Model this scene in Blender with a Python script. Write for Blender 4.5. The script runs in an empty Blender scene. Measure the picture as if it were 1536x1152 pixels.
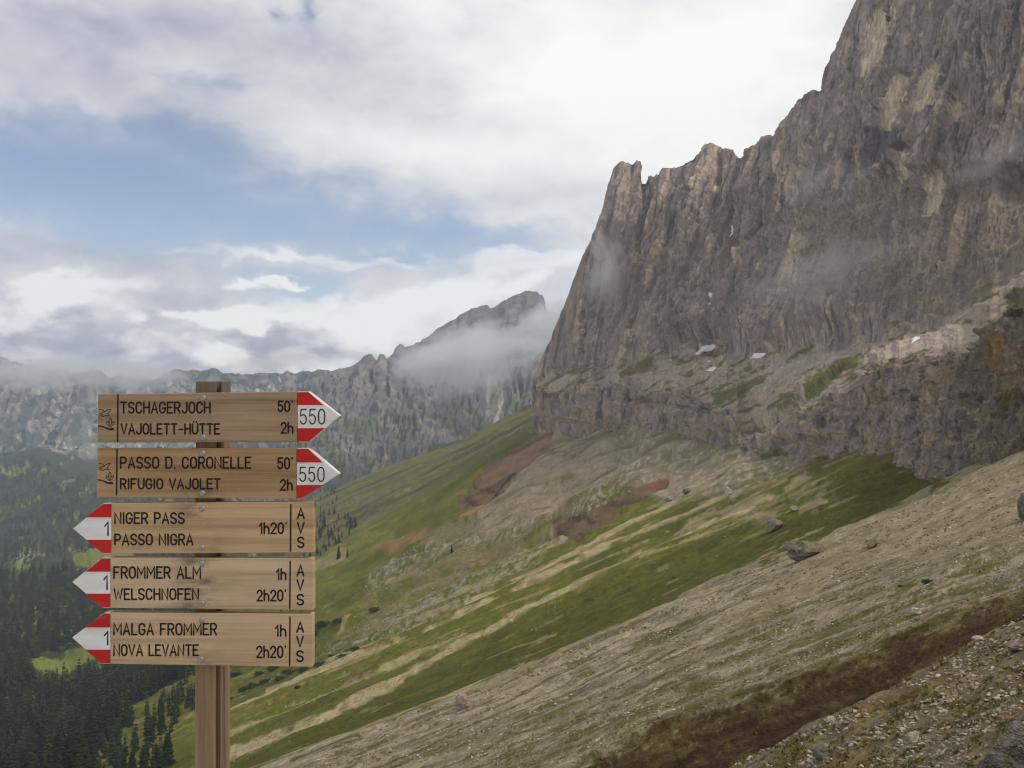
import bpy, math, random
import numpy as np
from mathutils import Vector

# ------------------------------------------------------------------ camera, sky, sun, exposure
S = bpy.context.scene
COL = S.collection
F = 1500.0                      # focal length in pixels of a 1536 x 1152 frame
CU, CV = 768.0, 576.0
cam_d = bpy.data.cameras.new('camera')
cam_d.sensor_fit = 'HORIZONTAL'; cam_d.sensor_width = 36.0
cam_d.lens = 36.0 * F / 1536.0
cam_d.clip_start = 0.05; cam_d.clip_end = 40000
cam = bpy.data.objects.new('camera', cam_d); COL.objects.link(cam)
cam.location = (0, 0, 0); cam.rotation_euler = (math.radians(90), 0, 0)
S.camera = cam

SUN_EL, SUN_AZ = 54.0, 98.0     # degrees; azimuth measured from +Y (view direction) towards +X
S.view_settings.view_transform = 'Standard'; S.view_settings.look = 'None'
S.view_settings.exposure = 0.0; S.view_settings.gamma = 1.0
S.view_settings.use_curve_mapping = False
S.cycles.volume_bounces = 4
S.cycles.use_denoising = True
S.cycles.denoiser = 'OPENIMAGEDENOISE'
S.cycles.denoising_input_passes = 'RGB'
S.cycles.denoising_prefilter = 'NONE'
S.cycles.filter_width = 1.2
S.cycles.max_bounces = 6
S.cycles.transparent_max_bounces = 16

sun_d = bpy.data.lights.new('sun', 'SUN'); sun_d.energy = 1.9; sun_d.angle = math.radians(10)
sun_d.color = (1.0, 0.93, 0.82)
sun = bpy.data.objects.new('sun', sun_d); COL.objects.link(sun)
_a, _e = math.radians(SUN_AZ), math.radians(SUN_EL)
sdir = Vector((math.sin(_a) * math.cos(_e), math.cos(_a) * math.cos(_e), math.sin(_e)))
sun.rotation_euler = sdir.to_track_quat('Z', 'Y').to_euler()


class NT:
    """small helper to write node trees"""
    def __init__(self, tree):
        self.t = tree
    def n(self, typ, **kw):
        nd = self.t.nodes.new(typ)
        for k, v in kw.items():
            setattr(nd, k, v)
        return nd
    def link(self, a, b):
        self.t.links.new(a, b)
    def put(self, sock, v):
        if isinstance(v, bpy.types.NodeSocket):
            self.link(v, sock)
        else:
            sock.default_value = v
    def m(self, op, a, b=0.0, c=0.0, clamp=False):
        nd = self.n('ShaderNodeMath', operation=op, use_clamp=clamp)
        self.put(nd.inputs[0], a); self.put(nd.inputs[1], b); self.put(nd.inputs[2], c)
        return nd.outputs[0]
    def mix(self, f, a, b, blend='MIX'):
        nd = self.n('ShaderNodeMix', data_type='RGBA', blend_type=blend)
        self.put(nd.inputs[0], f)
        for i, v in ((6, a), (7, b)):
            if isinstance(v, tuple) and len(v) == 3:
                v = v + (1,)
            self.put(nd.inputs[i], v)
        return nd.outputs[2]
    def noise(self, vec, scale, detail=4, rough=0.55, dist=0.0, dims='3D'):
        nd = self.n('ShaderNodeTexNoise', noise_dimensions=dims)
        if vec is not None:
            self.link(vec, nd.inputs['Vector'])
        nd.inputs['Scale'].default_value = scale; nd.inputs['Detail'].default_value = detail
        nd.inputs['Roughness'].default_value = rough; nd.inputs['Distortion'].default_value = dist
        return nd.outputs[0]
    def mapping(self, vec, scale=(1, 1, 1), loc=(0, 0, 0), rot=(0, 0, 0)):
        nd = self.n('ShaderNodeMapping')
        self.link(vec, nd.inputs[0])
        nd.inputs[1].default_value = loc; nd.inputs[2].default_value = rot; nd.inputs[3].default_value = scale
        return nd.outputs[0]
    def comb(self, x, y, z=0.0):
        nd = self.n('ShaderNodeCombineXYZ')
        for i, v in enumerate((x, y, z)):
            self.put(nd.inputs[i], v)
        return nd.outputs[0]
    def ramp(self, f, stops):
        nd = self.n('ShaderNodeValToRGB')
        els = nd.color_ramp.elements
        while len(els) < len(stops):
            els.new(0.5)
        for e, (p, c) in zip(els, stops):
            e.position = p; e.color = c if len(c) == 4 else tuple(c) + (1,)
        self.put(nd.inputs[0], f)
        return nd.outputs[0]
    def smooth(self, x, lo, hi):
        nd = self.n('ShaderNodeMapRange', interpolation_type='SMOOTHSTEP')
        self.put(nd.inputs[0], x)
        nd.inputs[1].default_value = lo; nd.inputs[2].default_value = hi
        nd.inputs[3].default_value = 0; nd.inputs[4].default_value = 1
        return nd.outputs[0]


def lin(c):
    c = np.asarray(c, float) / 255.0
    return np.where(c <= 0.04045, c / 12.92, ((c + 0.055) / 1.055) ** 2.4)


def build_world():
    w = bpy.data.worlds.new('World'); S.world = w; w.use_nodes = True
    t = w.node_tree; t.nodes.clear(); N = NT(t)
    sky = N.n('ShaderNodeTexSky', sky_type='NISHITA', sun_disc=False)
    sky.sun_elevation = math.radians(SUN_EL); sky.sun_rotation = math.radians(SUN_AZ)
    sky.altitude = 2300; sky.air_density = 1.0; sky.dust_density = 0.6; sky.ozone_density = 1.2
    skyc = N.mix(0.25, sky.outputs[0], N.mix(1.0, sky.outputs[0], (1.5, 1.15, 1.0, 1), 'MULTIPLY'))
    d = N.n('ShaderNodeTexCoord').outputs['Generated']
    sp = N.n('ShaderNodeSeparateXYZ'); N.link(d, sp.inputs[0])
    x, y, z = sp.outputs
    az = N.m('ARCTAN2', x, y); el = N.m('ARCSINE', z)
    sphere0 = N.comb(N.m('MULTIPLY', az, 1.0), N.m('MULTIPLY', el, 1.5), 0.3)
    wn = N.n('ShaderNodeTexNoise'); N.link(sphere0, wn.inputs['Vector']); wn.inputs['Scale'].default_value = 20.0; wn.inputs['Detail'].default_value = 5; wn.inputs['Roughness'].default_value = 0.55
    ws = N.n('ShaderNodeSeparateColor'); N.link(wn.outputs['Color'], ws.inputs[0])
    azw = N.m('ADD', az, N.m('MULTIPLY', N.m('SUBTRACT', ws.outputs[0], 0.5), 0.16)); elw = N.m('ADD', el, N.m('MULTIPLY', N.m('SUBTRACT', ws.outputs[1], 0.5), 0.055))
    def blob(px, py, sx, sy, crisp=False):
        # a soft patch of sky centred on one compass direction and height
        a0 = math.atan((px - CU) / F); e0 = math.atan((CV - py) / F * math.cos(a0))
        da = N.m('MULTIPLY', N.m('SUBTRACT', azw, a0), F / sx); de = N.m('MULTIPLY', N.m('SUBTRACT', elw, e0), F / sy)
        r2 = N.m('ADD', N.m('MULTIPLY', da, da), N.m('MULTIPLY', de, de))
        if crisp:
            return N.m('EXPONENT', N.m('MULTIPLY', N.m('POWER', r2, 1.8), -0.7))
        return N.m('EXPONENT', N.m('MULTIPLY', r2, -0.7))
    def total(lst, crisp=False):
        out = None
        for (px, py, sx, sy, k) in lst:
            b = N.m('MULTIPLY', blob(px, py, sx, sy, crisp), k)
            out = b if out is None else N.m('ADD', out, b)
        return out
    zz = N.m('ADD', N.m('MAXIMUM', z, 0.0), 0.16)
    plane = N.comb(N.m('DIVIDE', x, zz), N.m('DIVIDE', y, zz), 0.0)
    sphere = N.comb(N.m('MULTIPLY', az, 1.0), N.m('MULTIPLY', el, 2.1), 0.3)
    n1 = N.noise(plane, 1.7, 5, 0.5, 0.2)
    n2 = N.noise(sphere, 7.0, 5, 0.5, 0.25)
    n3 = N.noise(sphere, 26.0, 4, 0.55, 0.3)
    holes = total([(60, 262, 170, 52, -0.55), (330, 300, 230, 62, -0.36), (470, 345, 150, 26, -0.35), (455, 435, 62, 26, -0.62), (690, 352, 120, 30, -0.42),
                   (300, 122, 36, 20, -0.30), (745, 127, 34, 14, -0.25), (150, 180, 120, 22, -0.26), (450, 10, 28, 18, -0.35),
                   (1100, 130, 330, 200, 0.42), (250, 60, 330, 90, 0.2), (640, 210, 250, 100, 0.2), (200, 500, 330, 70, 0.42), (600, 440, 220, 50, 0.16), (90, 375, 260, 26, 0.12)])
    nn = N.m('ADD', N.m('MULTIPLY', n1, 0.6), N.m('ADD', N.m('MULTIPLY', n2, 0.75), N.m('MULTIPLY', n3, 0.16)))
    cov = N.m('ADD', nn, holes)
    veil = N.m('MULTIPLY', N.smooth(cov, 0.10, 0.80), 0.30)
    cov = N.m('ADD', N.m('MULTIPLY', N.smooth(cov, 0.45, 1.0), 0.70), veil, clamp=True)
    # heaped clouds low over the valley
    band = N.m('MULTIPLY', N.m('SUBTRACT', 1.0, N.smooth(el, 0.055, 0.115)), N.m('SUBTRACT', 1.0, N.smooth(az, -0.08, 0.06)))
    n4 = N.noise(sphere, 15.0, 6, 0.5, 0.35)
    heap = N.m('MULTIPLY', N.smooth(N.m('ADD', n4, N.m('MULTIPLY', N.m('SUBTRACT', n3, 0.5), 0.18)), 0.47, 0.54), band)
    cov = N.m('MAXIMUM', cov, heap)
    # cloud brightness: thin tops bright and white, thick undersides grey-lavender
    bright = total([(1000, 170, 150, 60, 0.1), (1180, 60, 120, 50, 0.1), (1080, 120, 330, 190, 0.20), (800, 60, 260, 160, 0.10), (60, 120, 260, 130, -0.13), (350, 190, 260, 90, -0.05), (120, 560, 190, 44, -0.26),
                    (520, 478, 80, 26, 0.22), (600, 500, 60, 20, 0.14),
                    (400, 428, 40, 6, 0.40), (170, 380, 200, 22, -0.16), (470, 385, 130, 6, 0.22), (780, 392, 70, 16, 0.20), (160, 500, 70, 22, -0.16), (400, 515, 60, 18, -0.20), (245, 455, 40, 12, -0.12), (40, 520, 60, 20, -0.08), (480, 525, 70, 18, -0.16),
                    (420, 60, 200, 30, -0.10), (560, 130, 120, 22, -0.08), (180, 60, 90, 30, 0.08), (700, 230, 200, 30, 0.07)])
    puffs = total([(345, 480, 90, 11, 0.5), (345, 540, 50, 14, 0.45), (88, 446, 40, 22, 0.36), (30, 478, 44, 16, 0.26), (645, 455, 60, 26, 0.34), (150, 425, 60, 12, .2), (540, 470, 60, 26, .22), (230, 520, 40, 14, .16), (580, 510, 70, 30, .2), (400, 426, 50, 8, .4), (780, 388, 60, 16, .24), (470, 384, 140, 7, .2), (690, 440, 60, 26, .3), (60, 545, 60, 16, .2), (450, 470, 40, 18, .25), (740, 420, 50, 18, .2)], True)
    bright = N.m('ADD', bright, N.m('MULTIPLY', puffs, 1.25)); cov = N.m('MAXIMUM', cov, N.m('MULTIPLY', puffs, 3.2), clamp=True)
    low = N.m('SUBTRACT', 1.0, N.smooth(el, 0.02, 0.13))
    tex = N.m('ADD', N.m('MULTIPLY', N.m('SUBTRACT', n2, 0.5), 0.55), N.m('MULTIPLY', N.m('SUBTRACT', n3, 0.5), N.m('ADD', N.m('MULTIPLY', low, 0.75), 0.12)))
    br = N.m('ADD', N.m('ADD', N.m('ADD', bright, tex), 0.68), N.m('MULTIPLY', heap, N.m('MULTIPLY', N.m('SUBTRACT', n4, 0.50), 1.6)))
    cc = N.ramp(br, [(0.10, (0.26, 0.28, 0.35)), (0.42, (0.44, 0.45, 0.53)), (0.66, (0.73, 0.73, 0.765)), (0.86, (0.95, 0.94, 0.925)), (1.0, (1.06, 1.045, 1.01))])
    skyb = N.mix(1.0, skyc, (SKY_STR, SKY_STR, SKY_STR, 1), 'MULTIPLY')
    col = N.mix(cov, skyb, cc)
    bg = N.n('ShaderNodeBackground'); N.link(col, bg.inputs[0]); bg.inputs[1].default_value = 1.0
    out = N.n('ShaderNodeOutputWorld'); N.link(bg.outputs[0], out.inputs[0])
    w.cycles.sampling_method = 'MANUAL'; w.cycles.sample_map_resolution = 1024


SKY_STR = 0.12
build_world()

# ------------------------------------------------------------------ numeric helpers
rng = np.random.default_rng(7); random.seed(7)
_perm = {}


def noise2(x, y, seed=0):
    if seed not in _perm:
        r = np.random.default_rng(1000 + seed)
        p = r.permutation(256); a = r.random(256) * 2 * np.pi
        _perm[seed] = (np.concatenate([p, p]), np.cos(a).astype(np.float32), np.sin(a).astype(np.float32))
    p, gx, gy = _perm[seed]
    x = np.asarray(x, np.float32); y = np.asarray(y, np.float32)
    x, y = np.broadcast_arrays(x, y)
    xi = np.floor(x).astype(np.int32); yi = np.floor(y).astype(np.int32)
    fx = x - xi; fy = y - yi
    xi &= 255; yi &= 255
    x1 = (xi + 1) & 255; y1 = (yi + 1) & 255
    def g(a, b, dx, dy):
        h = p[p[a] + b]
        return gx[h] * dx + gy[h] * dy
    u = fx * fx * fx * (fx * (fx * 6 - 15) + 10); v = fy * fy * fy * (fy * (fy * 6 - 15) + 10)
    a = g(xi, yi, fx, fy); b = g(x1, yi, fx - 1, fy); c = g(xi, y1, fx, fy - 1); d = g(x1, y1, fx - 1, fy - 1)
    return (a + u * (b - a) + v * ((c + u * (d - c)) - (a + u * (b - a)))) * 1.5


def fbm(x, y, octv=4, seed=0, gain=0.5):
    s = 0.0; a = 1.0; f = 1.0
    for i in range(octv):
        s = s + a * noise2(x * f + 13.7 * i, y * f - 7.3 * i, seed + i)
        a *= gain; f *= 2.03
    return s


def ridged(x, y, octv=4, seed=0, gain=0.5):
    s = 0.0; a = 1.0; f = 1.0
    for i in range(octv):
        s = s + a * (1 - 2 * np.abs(noise2(x * f + 5.1 * i, y * f + 9.2 * i, seed + i)))
        a *= gain; f *= 2.03
    return s


def sstep(x, lo, hi):
    t = np.clip((x - lo) / (hi - lo), 0, 1)
    return t * t * (3 - 2 * t)


def in_poly(u, v, pts):
    r = np.zeros(u.shape, bool)
    n = len(pts)
    for i in range(n):
        x0, y0 = pts[i]; x1, y1 = pts[(i + 1) % n]
        if y0 == y1:
            continue
        c = ((y0 > v) != (y1 > v)) & (u < (x1 - x0) * (v - y0) / (y1 - y0) + x0)
        r ^= c
    return r


def soft_poly(u, v, pts, j=6.0, seed=50, sc=25.0):
    """ragged-edged region mask, averaged over a few jittered copies"""
    P = np.array(pts, float); pad = 2.0 * j + 4
    sel = (u > P[:, 0].min() - pad) & (u < P[:, 0].max() + pad) & (v > P[:, 1].min() - pad) & (v < P[:, 1].max() + pad)
    out = np.zeros(u.shape, np.float32)
    us, vs = u[sel], v[sel]
    if us.size == 0:
        return out
    a = fbm(us / sc, vs / sc, 4, seed); b = fbm(us / sc + 31, vs / sc, 4, seed + 9)
    m = 0
    for (ca, cb, du, dv) in ((1, .6, 0, 0), (.8, -.5, .1, .05), (1.2, .3, -.1, .08), (.6, .8, .05, -.1)):
        m = m + in_poly(us + j * (ca * a + du), vs + j * (cb * b + dv), pts)
    out[sel] = m / 4.0
    return out


def near_line(u, v, pts, pad=60):
    """distance in design units to a polyline"""
    P = np.array(pts, float)
    best = np.full(u.shape, 1e9, np.float32)
    sel = (u > P[:, 0].min() - pad) & (u < P[:, 0].max() + pad) & (v > P[:, 1].min() - pad) & (v < P[:, 1].max() + pad)
    us, vs = u[sel], v[sel]
    bb = np.full(us.shape, 1e9, np.float32)
    for (x0, y0), (x1, y1) in zip(pts[:-1], pts[1:]):
        dx, dy = x1 - x0, y1 - y0
        t = np.clip(((us - x0) * dx + (vs - y0) * dy) / (dx * dx + dy * dy), 0, 1)
        bb = np.minimum(bb, np.hypot(us - x0 - t * dx, vs - y0 - t * dy))
    best[sel] = bb
    return best


def blur_rows(A, n):
    for _ in range(n):
        B = A.copy()
        B[1:-1] = 0.25 * A[:-2] + 0.5 * A[1:-1] + 0.25 * A[2:]
        A = B
    return A


def blur_cols(A, n):
    for _ in range(n):
        B = A.copy()
        B[:, 1:-1] = 0.25 * A[:, :-2] + 0.5 * A[:, 1:-1] + 0.25 * A[:, 2:]
        A = B
    return A


class Sheet:
    """a ground or rock surface lofted between traced contour lines, each line at its own real distance"""
    def __init__(self, us, curves, rows, soft=4, csoft=6):
        us = np.asarray(us, float)
        cv = []
        for c in curves:
            c = np.array(sorted(c), float)
            cv.append((np.interp(us, c[:, 0], c[:, 1]), np.exp(np.interp(us, c[:, 0], np.log(c[:, 2])))))
        V, Y, T = [], [], []
        for k, n in enumerate(rows):
            t = (np.arange(n) / n)[:, None]
            y0, y1 = cv[k][1][None], cv[k + 1][1][None]
            z0, z1 = (CV - cv[k][0][None]) * y0 / F, (CV - cv[k + 1][0][None]) * y1 / F
            yy = np.exp(np.log(y0) * (1 - t) + np.log(y1) * t)
            w = np.where(np.abs(y1 - y0) > 1e-6, (yy - y0) / np.where(np.abs(y1 - y0) > 1e-6, y1 - y0, 1), t)
            w = np.where(np.abs(y1 / y0 - 1) < 0.2, t, w); yy = np.where(np.abs(y1 / y0 - 1) < 0.2, y0 * (1 - t) + y1 * t, yy)
            Y.append(yy); V.append(z0 * (1 - w) + z1 * w); T.append(np.broadcast_to(k + t, yy.shape))
        Y.append(cv[-1][1][None]); V.append((CV - cv[-1][0][None]) * cv[-1][1][None] / F); T.append(np.full((1, len(us)), float(len(rows))))
        self.Y = blur_cols(blur_rows(np.concatenate(Y), soft), csoft); self.Z = blur_cols(blur_rows(np.concatenate(V), soft), csoft)
        self.T = np.concatenate(T); self.U = np.broadcast_to(us[None], self.Y.shape).copy()
        self.us = us
        self.X = (self.U - CU) / F * self.Y
        self.V = CV - self.Z / self.Y * F
    def normals(self):
        P = np.stack([self.X, self.Y, self.Z], -1)
        du = np.gradient(P, axis=1); dv = np.gradient(P, axis=0)
        n = np.cross(du, dv); n /= np.linalg.norm(n, axis=-1, keepdims=True) + 1e-9
        return n
    def push(self, d):
        n = self.normals()
        self.X = self.X + n[..., 0] * d; self.Y = self.Y + n[..., 1] * d; self.Z = self.Z + n[..., 2] * d
    def hit(self, u, v):
        """first point of the surface met along a sight line (u, v), or None"""
        i = int(np.clip(np.searchsorted(self.us, u), 1, len(self.us) - 1))
        if abs(self.us[i - 1] - u) < abs(self.us[i] - u):
            i -= 1
        vv = CV - self.Z[:, i] / self.Y[:, i] * F
        idx = np.nonzero(vv <= v)[0]
        if len(idx) == 0 or idx[0] == 0:
            return None
        r = idx[0]
        a = (vv[r - 1] - v) / max(1e-6, vv[r - 1] - vv[r])
        p = [A[r - 1, i] * (1 - a) + A[r, i] * a for A in (self.X, self.Y, self.Z)]
        n = np.cross(np.array([A[r, min(i + 1, len(self.us) - 1)] - A[r, i - 1] for A in (self.X, self.Y, self.Z)]),
                     np.array([A[r, i] - A[r - 1, i] for A in (self.X, self.Y, self.Z)]))
        return np.array(p), n / (np.linalg.norm(n) + 1e-9)
    def build(self, name, mat, tint):
        nr, nc = self.X.shape
        co = np.stack([self.X, self.Y, self.Z], -1).reshape(-1, 3)
        i = np.arange(nr * nc).reshape(nr, nc)
        q = np.stack([i[:-1, :-1], i[:-1, 1:], i[1:, 1:], i[1:, :-1]], -1).reshape(-1, 4)
        o = mesh_obj(name, co, q, mat, tint.reshape(-1, 3), smooth=True)
        o['kind'] = 'structure'
        return o


def mesh_obj(name, co, faces, mat=None, tint=None, smooth=False, parent=None, link=True):
    me = bpy.data.meshes.new(name)
    co = np.asarray(co, np.float32)
    if isinstance(faces, np.ndarray):
        nf, k = faces.shape
        me.vertices.add(len(co)); me.vertices.foreach_set('co', co.ravel())
        me.loops.add(nf * k); me.loops.foreach_set('vertex_index', faces.astype(np.int32).ravel())
        me.polygons.add(nf); me.polygons.foreach_set('loop_start', np.arange(0, nf * k, k, dtype=np.int32))
        me.update(calc_edges=True)
    else:
        me.from_pydata([tuple(map(float, c)) for c in co], [], faces)
    if tint is not None:
        a = me.attributes.new('tint', 'FLOAT_COLOR', 'POINT')
        c = np.ones((len(co), 4), np.float32); c[:, :3] = tint
        a.data.foreach_set('color', c.ravel())
    me.polygons.foreach_set('use_smooth', np.full(len(me.polygons), smooth))
    if mat:
        me.materials.append(mat)
    me.validate()
    o = bpy.data.objects.new(name, me)
    if link:
        COL.objects.link(o)
    if parent:
        o.parent = parent
    return o


def tag(o, label=None, cat=None, group=None, kind=None):
    if label: o['label'] = label
    if cat: o['category'] = cat
    if group: o['group'] = group
    if kind: o['kind'] = kind
    return o


def empty(name, loc):
    o = bpy.data.objects.new(name, None); COL.objects.link(o); o.location = loc
    o.empty_display_size = 0.2
    return o


# ------------------------------------------------------------------ materials
def new_mat(name):
    m = bpy.data.materials.new(name); m.use_nodes = True
    N = NT(m.node_tree)
    b = m.node_tree.nodes['Principled BSDF']
    b.inputs['Roughness'].default_value = 0.9
    b.inputs['Specular IOR Level'].default_value = 0.15
    return m, N, b


def terrain_mat(name, layers, bumps, stretch=(1, 1, 1)):
    """layers: (scale, lo, hi) multiplicative colour noise; bumps: (scale, distance)"""
    m, N, b = new_mat(name)
    at = N.n('ShaderNodeAttribute', attribute_name='tint')
    pos = N.mapping(N.n('ShaderNodeTexCoord').outputs['Object'], stretch)
    col = at.outputs['Color']
    for (sc, lo, hi) in layers:
        f = N.noise(pos, sc, 5, 0.65)
        g = N.ramp(f, [(0.3, (lo, lo, lo)), (0.7, (hi, hi * 0.99, hi * 0.97))])
        col = N.mix(1.0, col, g, 'MULTIPLY')
    N.link(col, b.inputs['Base Color'])
    prev = None
    for (sc, dist) in bumps:
        bp = N.n('ShaderNodeBump'); bp.inputs['Strength'].default_value = 1.0; bp.inputs['Distance'].default_value = dist
        N.link(N.noise(pos, sc, 6, 0.65), bp.inputs['Height'])
        if prev is not None:
            N.link(prev, bp.inputs['Normal'])
        prev = bp.outputs[0]
    if prev is not None:
        N.link(prev, b.inputs['Normal'])
    return m


M_hill = terrain_mat('hillside_ground', [(7.0, 0.72, 1.28), (0.55, 0.75, 1.22), (0.09, 0.85, 1.12)], [(9.0, 0.05), (0.8, 0.5)])
M_cliff = terrain_mat('cliff_rock', [(0.55, 0.6, 1.4), (0.09, 0.78, 1.22)], [(0.6, 2.0), (0.16, 4.0)], (1, 1, 0.3))
M_far = terrain_mat('far_rock', [(0.05, 0.75, 1.25), (0.012, 0.85, 1.15)], [(0.05, 10.0)], (1, 1, 0.6))
M_valley = terrain_mat('valley_ground', [(0.25, 0.75, 1.25), (0.02, 0.85, 1.15)], [(0.2, 1.5)])


def plain_mat(name, col, rough=0.9, var=0.0, scale=5.0, tint=False, bump=0.0, metal=0.0):
    m, N, b = new_mat(name)
    b.inputs['Roughness'].default_value = rough; b.inputs['Metallic'].default_value = metal
    pos = N.n('ShaderNodeTexCoord').outputs['Object']
    c = tuple(col) + (1,) if not tint else None
    base = N.n('ShaderNodeAttribute', attribute_name='tint').outputs['Color'] if tint else None
    f = N.noise(pos, scale, 5, 0.65)
    lo, hi = 1 - var, 1 + var
    g = N.ramp(f, [(0.3, (lo, lo, lo)), (0.7, (hi, hi, hi))])
    oi = N.n('ShaderNodeObjectInfo')
    N.link(N.mix(1.0, base if tint else c, g, 'MULTIPLY'), b.inputs['Base Color'])
    if bump:
        bp = N.n('ShaderNodeBump'); bp.inputs['Distance'].default_value = bump
        N.link(f, bp.inputs['Height']); N.link(bp.outputs[0], b.inputs['Normal'])
    return m


K = 1.75                                   # photo brightness -> surface colour
def C(r, g, b):
    return lin((r, g, b)) * K


def blend(base, col, w):
    return base * (1 - w[..., None]) + np.asarray(col) * w[..., None]


# ------------------------------------------------------------------ hillside
def ugrid(a, b, step, lo=-1300, hi=2800, coarse=14.0):
    return np.concatenate([np.arange(lo, a, coarse), np.arange(a, b, step), np.arange(b, hi + 1, coarse)])


def plane_curve(Y):
    out = []
    for u in (-1300, -600, 0, 316, 600, 900, 1200, 1536, 1950, 2800):
        x = (u - CU) / F * Y
        z = -1.65 + 0.5 * x - 0.42 * Y
        out.append((u, CV - z / Y * F, Y))
    return out


def cst(Y, pts):
    return [(u, v, Y) for (u, v) in pts]


HC = [plane_curve(0.7), plane_curve(6), plane_curve(23),
      cst(60, [(-1300, 2330), (0, 1740), (316, 1600), (800, 1380), (1080, 1265), (1300, 1170), (1536, 1020), (1950, 850), (2800, 560)]),
      cst(66, [(-1300, 2030), (0, 1500), (316, 1365), (600, 1245), (860, 1142), (1000, 1077), (1250, 985), (1400, 928), (1536, 880), (1950, 700), (2800, 230)]),
      cst(240, [(-1300, 1790), (0, 1290), (340, 1165), (560, 1085), (693, 1035), (870, 960), (1050, 880), (1240, 800), (1350, 757), (1460, 700), (1536, 668), (1950, 520), (2800, 220)]),
      cst(340, [(-1300, 1740), (0, 1240), (340, 1110), (560, 1020), (830, 908), (1050, 812), (1200, 735), (1290, 692), (1460, 655), (1536, 625), (1950, 480), (2800, 180)]),
      cst(560, [(-1300, 1680), (0, 1180), (200, 1085), (340, 1020), (470, 962), (740, 853), (1000, 742), (1100, 694), (1300, 640), (1536, 580), (1950, 440), (2800, 150)]),
      cst(1000, [(-1300, 1600), (0, 1095), (200, 985), (340, 905), (440, 850), (480, 833), (560, 787), (620, 754), (690, 714), (760, 674), (800, 645), (900, 600), (1100, 560), (1536, 480), (2800, 100)]),
      cst(1200, [(-1300, 1625), (0, 1110), (200, 1000), (340, 925), (440, 870), (480, 850), (560, 800), (620, 766), (690, 724), (760, 684), (800, 655), (900, 610), (1536, 490), (2800, 110)]),
      cst(1750, [(-1300, 1590), (0, 1090), (200, 970), (340, 830), (440, 768), (470, 745), (520, 722), (570, 703), (620, 684), (700, 652), (760, 622), (800, 603), (830, 590), (900, 565), (1536, 400), (2800, 50)]),
      cst(2000, [(-1300, 1650), (0, 1160), (200, 1040), (340, 920), (440, 860), (520, 800), (620, 760), (760, 700), (900, 640), (1536, 480), (2800, 120)])]
hill = Sheet(ugrid(-60, 1600, 1.6), HC, [12, 170, 26, 90, 170, 70, 110, 120, 20, 110, 8], soft=5, csoft=8)
hu, hv, ht = hill.U.copy(), hill.V.copy(), hill.T
hy = hill.Y
hq = np.interp(ht, [0, 1, 2, 3, 4, 5, 6, 7, 8, 9, 10, 11], [-1500, -300, 0, 60, 150, 330, 410, 510, 680, 700, 790, 830])   # follows the fall line
near = ht < 2.05
mid = 1 - near
# relief: small rills down the fall line, hummocks, stones
rill = fbm(hu / 260.0, ht * 11.0, 4, 3)
hum = fbm(hill.X / (0.11 * hy + 1.0), np.log(hy) * 9, 4, 9)
amp = np.interp(hy, [0.5, 5, 20, 60, 240, 600, 1200, 2000], [0.03, 0.10, 0.22, 0.30, 1.1, 3.2, 6.0, 8.0])
rough = fbm(hu / 9.0, hq / 4.5, 4, 17)
dz = amp * (0.75 * rill + 0.30 * hum + 0.07 * rough * mid + 0.30 * mid * fbm(hu / 90.0, hq / 9.0, 3, 19) + 0.16 * mid * ridged(hu / 70.0, hq / 16.0, 2, 23))
dz = dz + near * 0.10 * fbm(hill.X * 1.1, hy * 1.1, 4, 21) * sstep(hy, 1, 10)
# a shallow trough where the green band runs, a rib on either side
dz = dz + np.where((ht > 5) & (ht < 6), -5.0 * np.sin(np.pi * np.clip(ht - 5, 0, 1)), 0)
dz = dz + np.where((ht > 7) & (ht < 8), 7.0 * fbm(hu / 160.0, ht * 6, 3, 41), 0)
dz = dz + np.where((ht > 2.2) & (ht < 4.0), np.sin(np.pi * np.clip((ht - 2.2) / 1.8, 0, 1)) * (0.35 * fbm(hu / 120.0, hq / 26.0, 3, 27) + 0.06 * fbm(hu / 16.0, hq / 7.0, 3, 29)), 0)
hill.Z = hill.Z + dz
# scars: the two bare red slides are shallow hollows
RED1 = [(818, 654), (838, 644), (802, 690), (768, 724), (742, 742), (702, 764), (686, 756), (714, 722), (740, 700), (790, 668)]
RED2 = [(1004, 708), (1000, 720), (945, 758), (902, 791), (865, 814), (839, 803), (826, 778), (852, 771), (882, 774), (925, 745), (971, 718)]
m_red1 = soft_poly(hu, hv, RED1, 3.2, 60, 14); m_red2 = soft_poly(hu, hv, RED2, 3.2, 70, 14)
hill.Z = hill.Z - 4.0 * blur_rows(m_red1, 6) - 3.0 * blur_rows(m_red2, 6)

g_dark, g_mid, g_olive, g_lite = C(62, 65, 14), C(84, 86, 20), C(100, 94, 38), C(104, 106, 36)
scree_l, scree_m, scree_d = C(138, 128, 107), C(115, 106, 88), C(86, 79, 64)
earth, earth_d, earth_o, rubble = C(96, 64, 48), C(62, 42, 24), C(112, 84, 44), C(126, 121, 111)
n_a = fbm(hu / 60.0, hq / 13, 4, 101); n_b = fbm(hu / 24.0, hq / 5.5, 4, 111); n_c = fbm(hu / 300.0, hq / 42, 4, 121)
n_s = fbm(hu / 330.0, hq / 13, 4, 131)          # long streaks down the fall line
n_t = fbm(hu / 120.0, hq / 5, 4, 136); n_d = fbm(hu / 150.0, hq / 3.2, 3, 138)
n_p = fbm(hu / 8.0, hq / 2.8, 3, 141)           # stones and tufts
n_g = fbm(hu / 3.2, hq / 1.8, 2, 146)
col = np.ones(hu.shape + (3,)) * g_mid
col = blend(col, g_olive, sstep(n_a + 0.6 * n_b, -0.1, 0.9)); col = blend(col, g_dark, sstep(n_c, 0.1, 0.8) * 0.7)
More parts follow.
